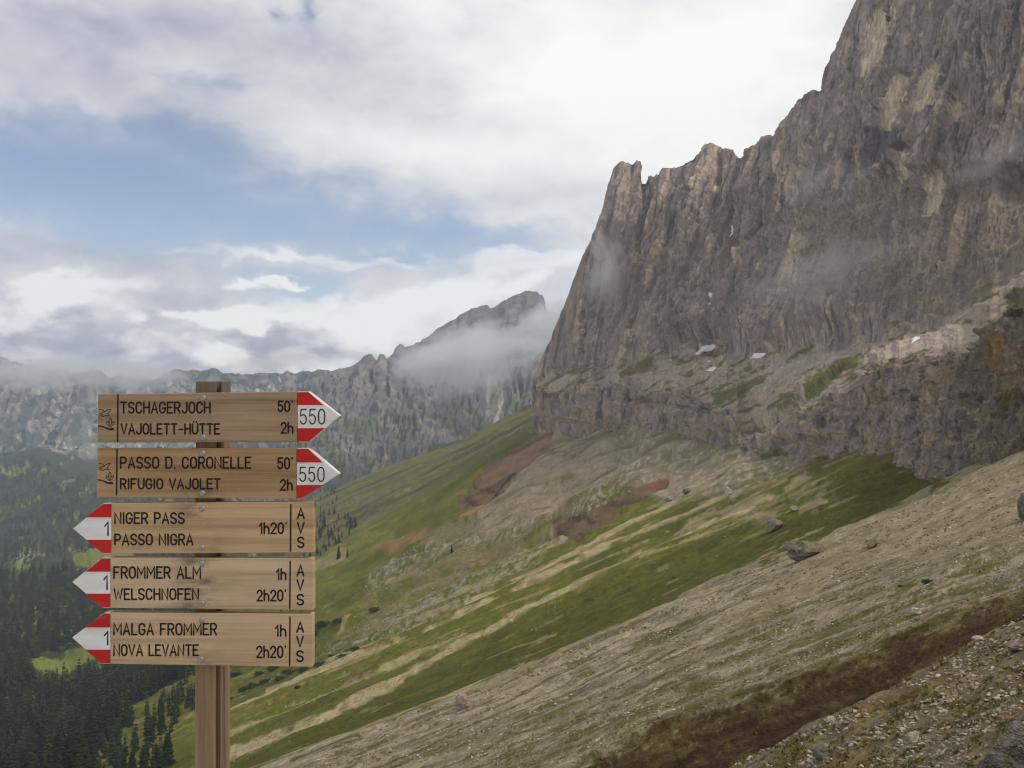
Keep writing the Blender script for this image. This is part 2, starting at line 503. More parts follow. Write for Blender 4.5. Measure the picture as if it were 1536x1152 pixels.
# near spur
k = (ht <= 2.3).astype(float)
ncol = np.ones(col.shape) * C(102, 95, 76)
ncol = blend(ncol, C(110, 98, 58), sstep(fbm(hu / 150, hq / 40, 4, 151) + 0.5 * n_p, -0.1, 0.7) * 0.75)
ncol = blend(ncol, C(100, 74, 46), sstep(fbm(hu / 210 + 7, hq / 30, 4, 156) + 0.4 * n_p, 0.3, 0.9) * 0.65)
ncol = blend(ncol, C(74, 74, 38), sstep(n_p + 0.8 * fbm(hu / 60, hq / 26, 3, 161), 0.6, 1.1) * 0.7)
ncol = blend(ncol, C(150, 142, 124), sstep(n_g * .7 + n_p * .6 + 0.6 * fbm(hu / 90, hq / 26, 3, 166), 0.6, 1.2) * 0.7)
ncol = blend(ncol, C(60, 52, 40), sstep(-n_p + 0.4 * n_g, 0.6, 1.1) * 0.6)
col = col * (1 - k[..., None]) + ncol * k[..., None]
# brown gully wall
w = sstep(ht, 2.2, 2.4) * (1 - sstep(ht + 0.16 * n_a + 0.10 * n_b + 0.05 * n_p, 3.84, 4.02))
bcol = np.ones(col.shape) * C(70, 53, 39)
bcol = blend(bcol, C(88, 69, 48), sstep(n_a + 0.6 * n_s + n_p * 0.2, -0.1, 0.7)); bcol = blend(bcol, C(94, 78, 46), sstep(ht + 0.25 * n_a + 0.12 * n_p, 3.65, 4.0) * 0.7)
bcol = blend(bcol, C(74, 72, 32), sstep(n_b + 0.4 * n_a + 0.3 * n_p, 0.5, 1.0) * sstep(ht, 3.4, 3.9))
bcol = blend(bcol, C(42, 31, 24), sstep(n_s + 0.3 * n_b, 0.1, 0.8) * 0.6); bcol = blend(bcol, C(120, 108, 88), sstep(n_g + n_p * 0.6, 0.8, 1.2) * 0.5) * np.array((0.93, 1.0, 0.95))
col = col * (1 - w[..., None]) + bcol * w[..., None]
# scree apron
e5 = 0.16 * n_a + 0.08 * n_b + 0.04 * n_p
w = (1 - sstep(ht + e5 * 0.8, 4.97, 5.04)) * sstep(ht + 0.16 * n_a + 0.10 * n_b + 0.05 * n_p, 3.84, 4.02)
scol = np.ones(col.shape) * scree_m
scol = blend(scol, scree_l, sstep(n_s + 0.5 * n_b, -0.3, 0.5)); scol = blend(scol, scree_d, sstep(n_t + n_p * 0.6, 0.2, 1.0) * 0.75)
low = 1 - sstep(ht + 0.25 * n_a + 0.1 * n_c, 4.2, 4.6)
scol = blend(scol, C(140, 132, 115), sstep(fbm(hu / 160, hq / 30, 3, 198) + 0.3 * n_b, 0.0, 0.6) * (1 - low) * 0.6)
scol = blend(scol, C(102, 96, 80), low * sstep(n_b + n_p * .5, -0.2, 0.5) * 0.7)
gr = sstep(n_t + 0.7 * n_a + 0.45 * n_p + 0.45 * low, 0.38, 0.62)
scol = blend(scol, C(82, 78, 36), gr * (0.8 - 0.45 * sstep(hu, 1100, 1300) * (1 - low)))
scol = blend(scol, C(74, 70, 50), sstep(n_p + 0.5 * n_t, 0.55, 1.0) * 0.5)
scol = blend(scol, rubble * 1.15, sstep(n_g + 0.5 * n_p + 0.6 * n_b, 0.55, 1.1) * 0.75)
scol = blend(scol, C(78, 76, 36), sstep(n_d + 0.4 * n_a + 0.3 * n_p, 0.35, 0.6) * 0.7); scol = blend(scol, C(146, 138, 120), sstep(-n_d + 0.4 * n_b, 0.4, 0.8) * 0.6)
tan_m = soft_poly(hu, hv, [(1240, 800), (1460, 700), (1600, 700), (1600, 800), (1400, 840), (1300, 850), (1150, 930), (1060, 960)], 12, 77, 50)
scol = blend(scol, C(130, 119, 94), tan_m * 0.5)
col = col * (1 - w[..., None]) + scol * w[..., None]
# green band with relief light painted into a paler, yellower upper edge, and brown patch
w = sstep(ht + e5 * 0.8, 4.98, 5.05) * (1 - sstep(ht + 0.4 * e5, 5.98, 6.06))
gcol = np.ones(col.shape) * C(68, 71, 13)
gcol = blend(gcol, C(78, 80, 24), sstep(ht + 0.10 * n_c + 0.05 * n_a, 5.6, 5.85)); gcol = blend(gcol, C(54, 55, 14), sstep(n_a + 0.5 * n_b, 0.0, 0.7) * 0.6)
gcol = blend(gcol, C(92, 78, 36), sstep(n_b + n_a * 0.6 + 0.3 * n_p, 0.4, 1.0) * sstep(hu, 600, 900) * (1 - sstep(ht, 5.3, 5.7)) * 0.7)
gcol = blend(gcol, C(126, 116, 80), sstep(n_d + 0.5 * n_a, 0.7, 0.95) * 0.7); gcol = blend(gcol, C(94, 86, 38), sstep(-n_d - 0.4 * n_a, 0.3, 0.8) * 0.5)
gcol = blend(gcol, C(60, 54, 24), sstep(n_p + 0.4 * n_b, 0.5, 1.0) * 0.5)
col = col * (1 - w[..., None]) + gcol * w[..., None]
for pts, wd in (([(1235, 762), (1160, 800), (1085, 850), (1040, 888), (960, 930), (870, 965), (760, 1015), (560, 1085), (345, 1160)], 2.2), ):
    col = blend(col, C(134, 122, 84), (1 - sstep(near_line(hu, hv + 3 * n_b, pts), wd * 0.5, wd * 1.6)) * 0.75)
# thin scree streaks between the grass bands
for pts, wd, k in (([(1160, 745), (1000, 810), (900, 860), (760, 930), (600, 1010), (470, 1070), (345, 1120)], 5, .9), ([(1110, 735), (960, 800), (850, 850), (740, 900), (640, 945), (500, 1000), (345, 1062)], 5, .9),
                   ([(1045, 740), (940, 790), (860, 830), (780, 868), (690, 910), (560, 965), (400, 1035)], 3.0, .7), ([(1240, 700), (1130, 760), (1020, 800)], 4, .8), ([(1240, 735), (1150, 765), (1050, 805), (960, 838)], 3, .6),
                   ([(1035, 735), (985, 765), (930, 790), (880, 822), (800, 862), (700, 905)], 5, .9), ([(700, 950), (560, 1010), (400, 1080), (340, 1105)], 3, .7), ([(860, 800), (760, 860), (660, 900), (590, 930)], 5, .6), ([(1180, 725), (1080, 770), (1000, 800)], 3, .6)):
    dd = near_line(hu, hv + 3.0 * n_a + 1.0 * n_b, pts)
    wv = np.maximum(1.0, wd * 0.8 * (1 + 0.8 * n_a))
    st = (1 - sstep(dd, wv * 0.4, wv * 1.2)) * sstep(n_a + 0.6 * n_t, -1.0, -0.2) * k
    col = blend(col, blend(np.ones(col.shape) * C(164, 150, 116), C(122, 108, 76), sstep(n_b + 0.4 * n_g, 0.0, 0.8)), st * 0.9)
strk = sstep(ht, 6.0, 6.1) * (1 - sstep(ht, 7.0, 7.2))
col = blend(col, C(132, 120, 84), strk * sstep(n_t + 0.6 * n_s + 0.3 * n_p, 0.45, 0.9) * 0.65); col = blend(col, C(84, 66, 38), strk * sstep(-n_t + 0.5 * n_a, 0.5, 0.95) * 0.5)
# rubble field, red slides, pale fan below the cliff
wdg = soft_poly(hu, hv, [(1090, 690), (1240, 690), (1250, 735), (1150, 775), (1060, 790), (1040, 745)], 16, 207, 30)
col = blend(col, C(118, 108, 84), wdg * sstep(n_t + 0.7 * n_a + 0.4 * n_p, -0.2, 0.4) * 0.75); col = blend(col, C(88, 82, 68), wdg * sstep(n_p - 0.3 * n_a, 0.35, 0.8) * 0.6)
rub = soft_poly(hu, hv, [(905, 700), (1000, 712), (930, 745), (880, 772), (830, 790), (700, 870), (590, 935), (520, 960), (580, 880), (560, 862), (640, 800), (720, 780), (800, 750)], 26, 211, 40)
col = blend(col, C(112, 102, 74), rub * sstep(n_a + 0.6 * n_s, -0.5, 0.2) * 0.75)
col = blend(col, C(92, 84, 56), rub * sstep(n_b + 0.4 * n_p, 0.2, 0.8) * 0.6)
rline = 0
for pts, wd in (([(960, 705), (905, 742), (850, 790), (780, 838), (700, 872), (600, 925), (500, 978)], 13), ([(860, 800), (780, 850), (690, 900), (600, 940), (530, 965)], 8), ([(880, 720), (800, 785), (720, 810), (640, 835), (560, 875)], 12), ([(1000, 712), (930, 748), (880, 772)], 9)):
    rline = np.maximum(rline, 1 - sstep(near_line(hu, hv + 5 * n_a + 3 * n_b, pts), wd * .3, wd * 1.2))
col = blend(col, rubble, rline * sstep(n_g * .6 + 0.8 * n_p + 0.4 * n_b, -0.1, 0.6) * 0.8)
col = blend(col, C(84, 76, 56), rline * sstep(-n_p - 0.3 * n_b, 0.2, 0.7) * 0.6)
rub2 = soft_poly(hu, hv, [(560, 862), (640, 800), (620, 850), (540, 880), (480, 905)], 18, 221, 30)
col = blend(col, rubble, rub2 * sstep(n_p + 0.3 * n_b, 0.45, 0.9) * 0.7)
fanw = soft_poly(hu, hv, [(890, 600), (1210, 600), (1215, 706), (1150, 712), (1105, 742), (1000, 750), (930, 720), (890, 700)], 24, 232, 34)
col = blend(col, blend(np.ones(col.shape) * C(120, 112, 94), C(146, 139, 125), sstep(n_p + 0.5 * n_b, 0.0, 0.7)), fanw * 0.85)
col = blend(col, C(80, 78, 40), fanw * sstep(n_a + 0.5 * n_t, 0.05, 0.5) * 0.75)
fan = (1 - 0.8 * sstep(hu, 890, 940)) * soft_poly(hu, hv, [(800, 650), (800, 600), (1100, 600), (1095, 725), (1020, 715), (960, 720), (905, 730), (860, 755), (800, 785), (735, 805), (700, 795), (745, 742), (800, 690), (820, 660)], 16, 231, 30)
col = blend(col, blend(np.ones(col.shape) * C(132, 120, 102), C(104, 94, 72), sstep(n_t + 0.5 * n_s + 0.3 * n_p, -0.1, 0.7)), fan * 0.85)
col = blend(col, C(72, 66, 50), fan * sstep(n_p + 0.6 * n_t, 0.5, 1.0) * 0.6); col = blend(col, C(150, 142, 126), fan * sstep(n_g + 0.5 * n_p, 0.7, 1.1) * 0.6)
fan = fan * (0.55 + 0.45 * (1 - sstep(hu, 870, 930)))
col = blend(col, C(92, 88, 50), fan * sstep(n_a + 0.6 * n_t, 0.35, 0.8) * 0.7)
col = blend(col, C(140, 124, 104), soft_poly(hu, hv, [(960, 705), (1080, 705), (1060, 735), (1000, 745), (970, 735)], 10, 236, 25) * 0.75)
col = blend(col, blend(np.ones(col.shape) * C(112, 86, 70), C(80, 58, 46), sstep(n_t + 0.5 * n_a + 0.3 * n_p, -0.3, 0.5)), m_red1 * 0.88)
col = blend(col, C(126, 100, 58), soft_poly(hu, hv, [(700, 766), (745, 742), (720, 770), (690, 785), (680, 772)], 6, 241, 15))
col = blend(col, blend(np.ones(col.shape) * C(100, 80, 64), C(74, 56, 44), sstep(n_t + 0.5 * n_a + 0.3 * n_p, -0.3, 0.5)), m_red2 * 0.88)
for kk, (mm, ln) in enumerate(((m_red1, [(700, 748), (740, 752), (770, 722)]), (m_red1, [(712, 726), (745, 735), (775, 705)]), (m_red2, [(838, 790), (880, 800), (905, 786)]), (m_red2, [(855, 772), (900, 780)]))):
    col = blend(col, C(56, 40, 34), mm * (1 - sstep(near_line(hu, hv + 3 * n_b, ln), 1, 3.5)) * 0.8)
col = blend(col, C(112, 80, 62), soft_poly(hu, hv, [(1004, 706), (985, 715), (960, 730), (985, 728)], 4, 246, 15))
col = blend(col, C(132, 106, 62), soft_poly(hu, hv, [(548, 912), (520, 940), (505, 955), (520, 925)], 4, 251, 15))
col = blend(col, C(120, 96, 62), soft_poly(hu, hv, [(640, 790), (600, 808), (560, 820), (545, 832), (600, 818), (640, 800)], 5, 256, 15) * 0.8)
col = blend(col, C(140, 126, 92), soft_poly(hu, hv, [(472, 850), (510, 825), (530, 835), (500, 848), (470, 862)], 6, 261, 15) * 0.7)
col = blend(col, C(108, 86, 50), soft_poly(hu, hv, [(1200, 800), (1150, 830), (1110, 845), (1130, 830)], 9, 266, 20) * 0.7)
# light and olive grass on the far slopes
far = sstep(ht, 7.3, 7.9)
col = blend(col, C(102, 100, 38), far * sstep(-n_c + 0.4 * n_a, 0.0, 0.7) * 0.6)
ff = sstep(ht, 8.9, 9.1)
fcol = np.ones(col.shape) * C(88, 84, 40)
fcol = blend(fcol, C(66, 60, 36), sstep(fbm(hu / 240, hq / 7, 4, 271), 0.0, 0.5)); fcol = blend(fcol, C(110, 102, 76), sstep(n_p + n_b * 0.5, 0.7, 1.1) * 0.6)
fcol = blend(fcol, C(94, 98, 46), sstep(fbm(hu / 260 + 9, hq / 10, 4, 276), 0.2, 0.7) * 0.7)
col = col * (1 - ff[..., None]) + fcol * ff[..., None]
col *= (1 + 0.17 * n_p + 0.13 * n_b + 0.12 * n_g)[..., None]
hill.build('hillside', M_hill, np.clip(col * np.array((0.84, 0.83, 0.79)), 0.004, 0.8))
del rill, hum, rough, ncol, bcol, scol, gcol, fcol

# ------------------------------------------------------------------ the big rock wall with its lower band and terrace
L0 = [(770, 668, 985), (800, 648, 960), (820, 650, 945), (870, 662, 885), (920, 672, 830), (1000, 690, 735), (1070, 720, 620), (1110, 712, 560), (1200, 736, 450), (1300, 725, 355), (1400, 735, 290), (1450, 755, 250), (1480, 775, 225), (1536, 790, 200), (1700, 830, 170), (2300, 860, 150)]
L1 = [(770, 640, 1010), (800, 600, 1000), (840, 588, 970), (920, 570, 865), (1000, 580, 770), (1080, 612, 655), (1120, 640, 605), (1165, 632, 545), (1215, 604, 470), (1250, 582, 435), (1300, 560, 390), (1400, 530, 320), (1462, 512, 275), (1480, 472, 255), (1536, 448, 232), (1700, 400, 205), (2300, 200, 190)]
L2 = [(770, 630, 1130), (805, 572, 1140), (830, 556, 1120), (900, 556, 1040), (960, 537, 950), (1050, 522, 850), (1150, 528, 740), (1240, 516, 640), (1330, 500, 540), (1400, 484, 470), (1470, 446, 420), (1536, 400, 380), (1700, 320, 340), (2300, 100, 300)]
L3 = [(770, 628, 1140), (805, 566, 1150), (830, 512, 1135), (870, 410, 1080), (905, 330, 1030), (940, 330, 1000), (1000, 340, 950), (1100, 345, 850), (1200, 340, 760), (1300, 310, 690), (1400, 290, 620), (1536, 280, 560), (1700, 230, 500), (2300, 0, 430)]
L4 = [(770, 627, 1160), (805, 562, 1165), (818, 545, 1160), (832, 515, 1155), (852, 465, 1140), (872, 416, 1120), (890, 372, 1110), (900, 340, 1100), (906, 312, 1095), (914, 275, 1090), (922, 250, 1085), (930, 242, 1080), (948, 243, 1070), (955, 240, 1065), (963, 241, 1060), (966, 266, 1055), (975, 264, 1050), (990, 259, 1040), (1010, 252, 1025),
      (1035, 236, 1005), (1068, 221, 975), (1090, 228, 960), (1112, 231, 940), (1135, 222, 920), (1147, 218, 912), (1150, 208, 908), (1154, 216, 905), (1163, 210, 900), (1180, 182, 885), (1202, 152, 870), (1234, 122, 848), (1250, 90, 838), (1270, 45, 825), (1290, 0, 815), (1330, -80, 795), (1400, -190, 770), (1536, -330, 720), (1700, -460, 660), (2300, -700, 560)]
def rag(L, amp, sc, sd):
    uu = np.arange(L[0][0], L[-1][0] + 1, 4.0); A = np.array(L, float)
    return [(u, np.interp(u, A[:, 0], A[:, 1]) + a, np.exp(np.interp(u, A[:, 0], np.log(A[:, 2])))) for u, a in zip(uu, amp * fbm(uu / sc, uu * 0 + .5, 4, sd))]
L1 = rag(L1, 13, 42.0, 290); L2 = rag(L2, 7, 36.0, 295)
L5 = [(u, v + 130, y * 1.25) for (u, v, y) in L4]
cl = Sheet(np.concatenate([np.arange(802, 1600, 1.1), np.arange(1600, 2300, 8.0)]), [L0, L1, L2, L3, L4, L5], [150, 90, 190, 250, 10], soft=2, csoft=1)
cu, cv_, ct = cl.U.copy(), cl.V.copy(), cl.T
sl = cu * 0.9 + cv_ * 0.0                      # along the wall
lean = cu + 0.22 * (cv_ - 400)                 # joints lean a little
_j = fbm(cu / 26.0, cv_ / 14.0, 4, 299)
wall = sstep(ct + 0.14 * _j, 1.95, 2.04); lower = 1 - sstep(ct + 0.10 * _j, 0.92, 1.02)
terr = 1 - np.clip(wall + lower, 0, 1)
scale_m = cl.Y / F                             # metres per design unit, so relief keeps its proportions along the wall
warp = 6 * fbm(cu / 60, cv_ / 120, 3, 300)
wall_d = sstep(ct, 1.97, 2.28)
R0 = ridged((lean + 1.5 * warp) / 140.0, cv_ / 700.0, 2, 300)
R1 = ridged((lean + warp) / 62.0, cv_ / 420.0, 2, 301)
R2 = ridged((lean + 0.7 * warp) / 22.0, cv_ / 260.0, 3, 305)
R3 = ridged((lean + 0.5 * warp) / 7.5, cv_ / 75.0, 3, 311)
R4 = fbm((lean + 0.3 * warp) / 4.0, cv_ / 15.0, 3, 317)
LED = fbm(cu / 70.0, (cv_ + 0.28 * cu) / 11.0, 3, 321)      # ledges following the beds
def crack(x, y, sd, w):
    return sstep(1 - np.abs(noise2(x, y, sd)), 1 - w, 1 - 0.25 * w)
CR1 = np.maximum(crack((lean + warp) / 34.0, cv_ / 190.0, 325, .10), 0.7 * crack((lean + .8 * warp) / 13.0, cv_ / 75.0, 326, .10)) + 0.4 * crack((lean + .5 * warp) / 6.0, cv_ / 30.0, 327, .14)
CR2 = np.maximum(crack((cu + warp) / 26.0, cv_ / 150.0, 328, .10), 0.8 * crack((cu + .8 * warp) / 11.0, cv_ / 60.0, 329, .11))
upright = 1 - 0.75 * soft_poly(cu, cv_, [(1180, 330), (1320, 265), (1600, 260), (1600, 470), (1400, 480), (1300, 460), (1180, 430)], 20, 331, 60)
dw = wall_d * (18.0 * (R0 - 0.3) * upright + 10.5 * R1 + 5.0 * R2 * upright + 2.5 * R3 * (0.45 + 0.55 * upright) + 1.9 * R4 + 2.6 * LED * (1.35 - upright) - 4.0 * CR1 * upright)
dl = lower * (1.0 + 0.4 * sstep(cu, 1050, 1300)) * (4.5 * ridged((cu + warp) / 42.0, cv_ / 260.0, 2, 341) + 3.6 * ridged((cu + 0.7 * warp) / 15.0, cv_ / 120.0, 3, 345) + 2.0 * ridged((cu + 0.5 * warp) / 6.0, cv_ / 45.0, 3, 312) + 1.2 * R4
    + 1.6 * fbm(cu / 80.0, (cv_ + 0.25 * cu) / 12.0, 3, 472) - 3.5 * CR2)
dt = terr * (2.6 * fbm(cu / 34, cv_ / 16, 4, 361) + 0.9 * fbm(cu / 7, cv_ / 4, 3, 365))
edge_fade = sstep(ct, 0.0, 0.08)
disp = ((dw - 4.0) * (1 - 0.6 * sstep(ct, 3.3, 3.95)) * (0.18 + 0.82 * sstep(cu, 860, 1010)) + dl - 2.0 * lower + dt) * scale_m * 1.25 * edge_fade
def carve(pts, w, depth):
    global disp
    disp = disp - depth * scale_m * (1 - sstep(near_line(cu + 3 * R4 + 0.4 * warp, cv_, pts), 0.2 * w, w))
carve([(1112, 225), (1106, 290), (1100, 350), (1088, 400), (1070, 460), (1062, 520)], 11, 15)
carve([(1078, 235), (1082, 300), (1078, 350)], 6, 8)
carve([(966, 262), (958, 320), (950, 380), (945, 440), (940, 520)], 8, 9)
carve([(1010, 330), (1000, 420), (985, 500)], 6, 7)
carve([(880, 470), (872, 540)], 5, 9); carve([(916, 300), (905, 400), (890, 500)], 5, 5)
carve([(1345, 20), (1338, 100), (1328, 190)], 7, 9); carve([(1432, 60), (1430, 110)], 5, 7)
carve([(1232, 110), (1215, 230), (1190, 330)], 8, 8); carve([(1180, 200), (1165, 300), (1140, 420)], 8, 7)
carve([(1480, 40), (1484, 120), (1478, 190)], 7, 8); carve([(1290, 60), (1270, 150), (1250, 230)], 6, 6)
carve([(905, 590), (903, 650)], 4, 5); carve([(1028, 620), (1030, 680)], 4, 8); carve([(1083, 640), (1084, 690)], 4, 8); carve([(998, 610), (1000, 670)], 4, 6)
carve([(1255, 545), (1210, 585), (1165, 620), (1110, 652), (1085, 672)], 12, 11); carve([(1290, 690), (1240, 660), (1190, 655), (1130, 690)], 6, 5); carve([(1320, 600), (1420, 606), (1470, 590)], 3.5, 4); carve([(1230, 610), (1300, 615), (1360, 590)], 3.5, 4)
carve([(930, 600), (1000, 606), (1080, 622)], 3, 3); carve([(820, 628), (880, 636), (930, 652)], 4, 5)
carve([(1365, 590), (1375, 660)], 6, 9); carve([(1408, 580), (1415, 660)], 6, 9); carve([(1470, 540), (1466, 640)], 8, 12); carve([(1512, 470), (1500, 590)], 8, 10)
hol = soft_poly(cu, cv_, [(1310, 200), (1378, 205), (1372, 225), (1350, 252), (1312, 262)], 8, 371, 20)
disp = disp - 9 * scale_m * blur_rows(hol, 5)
slabs = np.clip(sum(soft_poly(cu, cv_, p, 5, 380 + i, 22) for i, p in enumerate((
    [(1340, 118), (1356, 112), (1370, 118), (1370, 160), (1360, 206), (1334, 206), (1336, 150)], [(1402, 96), (1430, 106), (1427, 128), (1402, 170), (1374, 206), (1380, 150), (1388, 110)],
    [(1306, 30), (1342, 0), (1338, 80), (1312, 122), (1288, 112)], [(1366, 226), (1394, 222), (1382, 268), (1356, 286)], [(1440, 158), (1452, 160), (1444, 192), (1436, 190)],
    [(1395, 268), (1425, 262), (1415, 330), (1390, 330)]))), 0, 1)
disp = disp * (1 - 0.55 * slabs)
cl.push(-disp if cl.normals()[200, 300, 1] > 0 else disp)
# rock colour
q1 = fbm(lean / 46.0, cv_ / 150.0, 4, 401); q2 = fbm(lean / 7.5, cv_ / 95.0, 4, 411); q3 = fbm(cu / 12.0, cv_ / 9.0, 4, 421); q4 = fbm(lean / 3.2, cv_ / 55.0, 3, 431)
q5 = fbm(cu / 2.4, cv_ / 3.4, 2, 436)
rock = np.ones(cu.shape + (3,)) * C(122, 111, 102)
rock = blend(rock, C(148, 137, 122), sstep(q1 + 0.5 * q2 + 0.3 * q3, 0.0, 0.9) * 0.85)
rock = blend(rock, C(82, 75, 72), sstep(q2 + 0.7 * q4, 0.0, 0.8) * 0.85)
rock = blend(rock, C(158, 144, 116), sstep(fbm(lean / 12.0, cv_ / 110.0, 3, 441) + 0.3 * q3, 0.4, 0.8) * 0.75)
rock = blend(rock, C(70, 66, 68), sstep(fbm(lean / 6.0, cv_ / 90.0, 3, 446) + 0.35 * q4, 0.6, 1.0) * 0.8)
upr = soft_poly(cu, cv_, [(1210, 330), (1320, 275), (1600, 270), (1600, 460), (1400, 480), (1300, 455), (1200, 430)], 24, 451, 70)
rock = blend(rock, C(104, 95, 82), upr * 0.6); rock = blend(rock, C(84, 82, 50), upr * sstep(q3 + 0.5 * LED, 0.35, 0.9) * 0.75)
rock = blend(rock, C(128, 116, 96), upr * sstep(fbm(cu / 60, (cv_ + .4 * cu) / 14, 3, 455), 0.35, 0.8) * 0.7)
rock = blend(rock, C(160, 148, 124), slabs * sstep(q2 + 0.6 * q4, -1.2, -0.1) * 0.9); rock = blend(rock, C(66, 66, 70), hol * 0.7)  # hollow also painted darker, for wet rock and the shade of the recess
rock = blend(rock, C(64, 62, 64), slabs * sstep(q4 + q2 * 0.4, 0.55, 0.9) * 0.7)
# lower band: darker, stained, with ochre patches
lowc = np.ones(rock.shape) * C(122, 111, 101)
lowc = blend(lowc, C(124, 112, 94), sstep(q1 + 0.5 * q3, 0.1, 0.8)); lowc = blend(lowc, C(70, 65, 66), sstep(q2 + 0.6 * q4, 0.1, 0.8) * 0.8)
lowc = blend(lowc, C(142, 120, 76), sstep(fbm(lean / 12.0, cv_ / 40.0, 3, 461), 0.45, 0.8) * 0.6)
rgt = sstep(cu, 1380, 1480)
lowc = blend(lowc, C(72, 68, 54), rgt * 0.6); lowc = blend(lowc, C(116, 98, 66), soft_poly(cu, cv_, [(1500, 520), (1600, 500), (1600, 560), (1530, 590), (1505, 580)], 10, 466, 20) * 0.45)
lowc = blend(lowc, C(120, 96, 56), soft_poly(cu, cv_, [(1490, 500), (1510, 490), (1506, 560), (1495, 570)], 6, 467, 15) * 0.6)
# terrace: scree, turf
ramps = 0
for p, wd in (([(1258, 540), (1215, 580), (1165, 618), (1110, 650)], 8), ([(1170, 625), (1215, 640), (1240, 650)], 5), ([(815, 626), (870, 632), (925, 648)], 4), ([(1320, 600), (1420, 604)], 3), ([(1090, 668), (1140, 650), (1180, 655)], 5)):
    ramps = np.maximum(ramps, 1 - sstep(near_line(cu, cv_ + 3 * q3, p), wd * .4, wd * 1.3))
led = sstep(fbm(cu / 60.0, (cv_ + 0.5 * cu) / 13.0, 4, 472) + 0.3 * q3, 0.25, 0.6)
lowc = blend(lowc, C(136, 124, 102), led * 0.6); lowc = blend(lowc, C(88, 85, 44), led * sstep(q3 + .4 * q1, 0.1, 0.5) * 0.6)
lowc = blend(lowc, C(138, 124, 100), ramps * 0.8)
rock = rock * (1 - lower[..., None]) + lowc * lower[..., None]
tc = np.ones(rock.shape) * C(142, 131, 114)
tc = blend(tc, C(108, 100, 84), sstep(q3, 0.0, 0.7) * 0.6); tc = blend(tc, C(84, 82, 40), sstep(fbm(cu / 50, (cv_ + 0.5 * cu) / 10, 4, 471) + 0.3 * q3, 0.05, 0.5) * 0.85)
tc = blend(tc, C(152, 142, 128), soft_poly(cu, cv_, [(1150, 545), (1250, 518), (1270, 530), (1180, 560), (1120, 590)], 8, 476, 25) * 0.7)
tc = blend(tc, C(156, 146, 130), soft_poly(cu, cv_, [(1300, 525), (1370, 500), (1440, 480), (1470, 490), (1462, 512), (1380, 520), (1330, 535)], 6, 477, 25) * 0.9)
rock = rock * (1 - terr[..., None]) + tc * terr[..., None]
for i, (p, c) in enumerate((([(1200, 575), (1240, 545), (1290, 520), (1275, 545), (1230, 580), (1205, 588)], C(82, 86, 32)), ([(1060, 590), (1120, 565), (1160, 555), (1120, 585), (1070, 605)], C(84, 86, 40)), ([(920, 560), (975, 530), (985, 545), (930, 566)], C(82, 84, 36)),
                            ([(1115, 690), (1170, 672), (1185, 680), (1130, 705)], C(66, 74, 18)), ([(1500, 440), (1600, 400), (1600, 470), (1520, 480)], C(62, 62, 34)), ([(1480, 735), (1536, 650), (1600, 650), (1600, 800), (1480, 760)], C(86, 78, 46)), ([(1500, 600), (1540, 585), (1540, 610), (1510, 620)], C(70, 70, 36)))):
    rock = blend(rock, c, soft_poly(cu, cv_, p, 8, 481 + i, 22) * 0.85)
rock *= (1 + 0.10 * q3 + 0.14 * q4 + 0.12 * q5)[..., None]
cl.build('rock_cliff', M_cliff, np.clip(rock * np.array((1.15, 1.10, 1.15)), 0.01, 0.8))

# ------------------------------------------------------------------ rocky ridge further back
sky3 = [(300, 830), (350, 700), (395, 608), (440, 578), (506, 556), (536, 545), (548, 536), (555, 532), (560, 540), (565, 543), (570, 534), (574, 531), (579, 542), (588, 536), (596, 522), (602, 517), (607, 524), (618, 518), (640, 506), (660, 492), (684, 477), (705, 466), (730, 458), (737, 462), (750, 455), (770, 443), (790, 437), (806, 438), (813, 444), (818, 464), (830, 471), (846, 466), (900, 440), (1000, 430)]
B = [cst(2050, [(300, 880), (400, 790), (1000, 760)]), cst(2200, [(300, 870), (350, 770), (440, 722), (500, 700), (600, 680), (700, 660), (800, 640), (1000, 600)]),
     cst(2450, [(300, 850), (350, 740), (440, 650), (520, 625), (600, 612), (640, 600), (720, 596), (800, 590), (1000, 560)]),
     cst(2650, [(u, v + 0.35 * (600 - v)) for (u, v) in sky3]), [(u, v, 2800) for (u, v) in sky3], [(u, v + 90, 3200) for (u, v) in sky3]]
rd = Sheet(np.arange(300, 960, 1.4), B, [60, 90, 90, 120, 8], soft=2, csoft=1)
bu, bv, bt = rd.U.copy(), rd.V.copy(), rd.T
wp = 10 * fbm(bu / 50, bv / 50, 3, 500)
steep = sstep(bt, 1.9, 2.2)
dd = 26 * ridged((bu + wp) / 36, bv / 110, 3, 501) * (0.4 + 0.6 * steep) + 18 * ridged((bu + wp + 0.3 * bv) / 12, bv / 45, 3, 505) + 8 * fbm(bu / 4, bv / 8, 3, 509) + 14 * (1 - steep) * fbm(bu / 60, bv / 14, 3, 512)
dd = (dd - 18) * 0.55 * sstep(bt, 0, 0.3) * (1 - 0.75 * sstep(bt, 3.0, 3.9))
rd.push(-dd if rd.normals()[120, 200, 1] > 0 else dd)
r1 = fbm((bu + wp) / 20, bv / 40, 4, 521); r2 = fbm(bu / 6, bv / 12, 3, 526)
rc = np.ones(bu.shape + (3,)) * C(114, 110, 108)
rc = blend(rc, C(96, 92, 96), sstep(r1 + 0.4 * r2, 0, 0.8) * 0.8); rc = blend(rc, C(142, 134, 124), sstep(r2 - 0.4 * r1, 0.2, 0.8) * 0.6)
gm = (1 - sstep(bt, 1.6, 2.3)) * sstep(fbm((bu + 0.9 * bv) / 55, (bv - 0.5 * bu) / 26, 4, 531) + 0.2 * r2, -0.15, 0.3)
rc = blend(rc, C(86, 92, 66), gm * 0.75)
rc = blend(rc, C(80, 78, 84), soft_poly(bu, bv, [(650, 606), (720, 586), (735, 600), (690, 622), (655, 640)], 10, 541, 25) * 0.5)
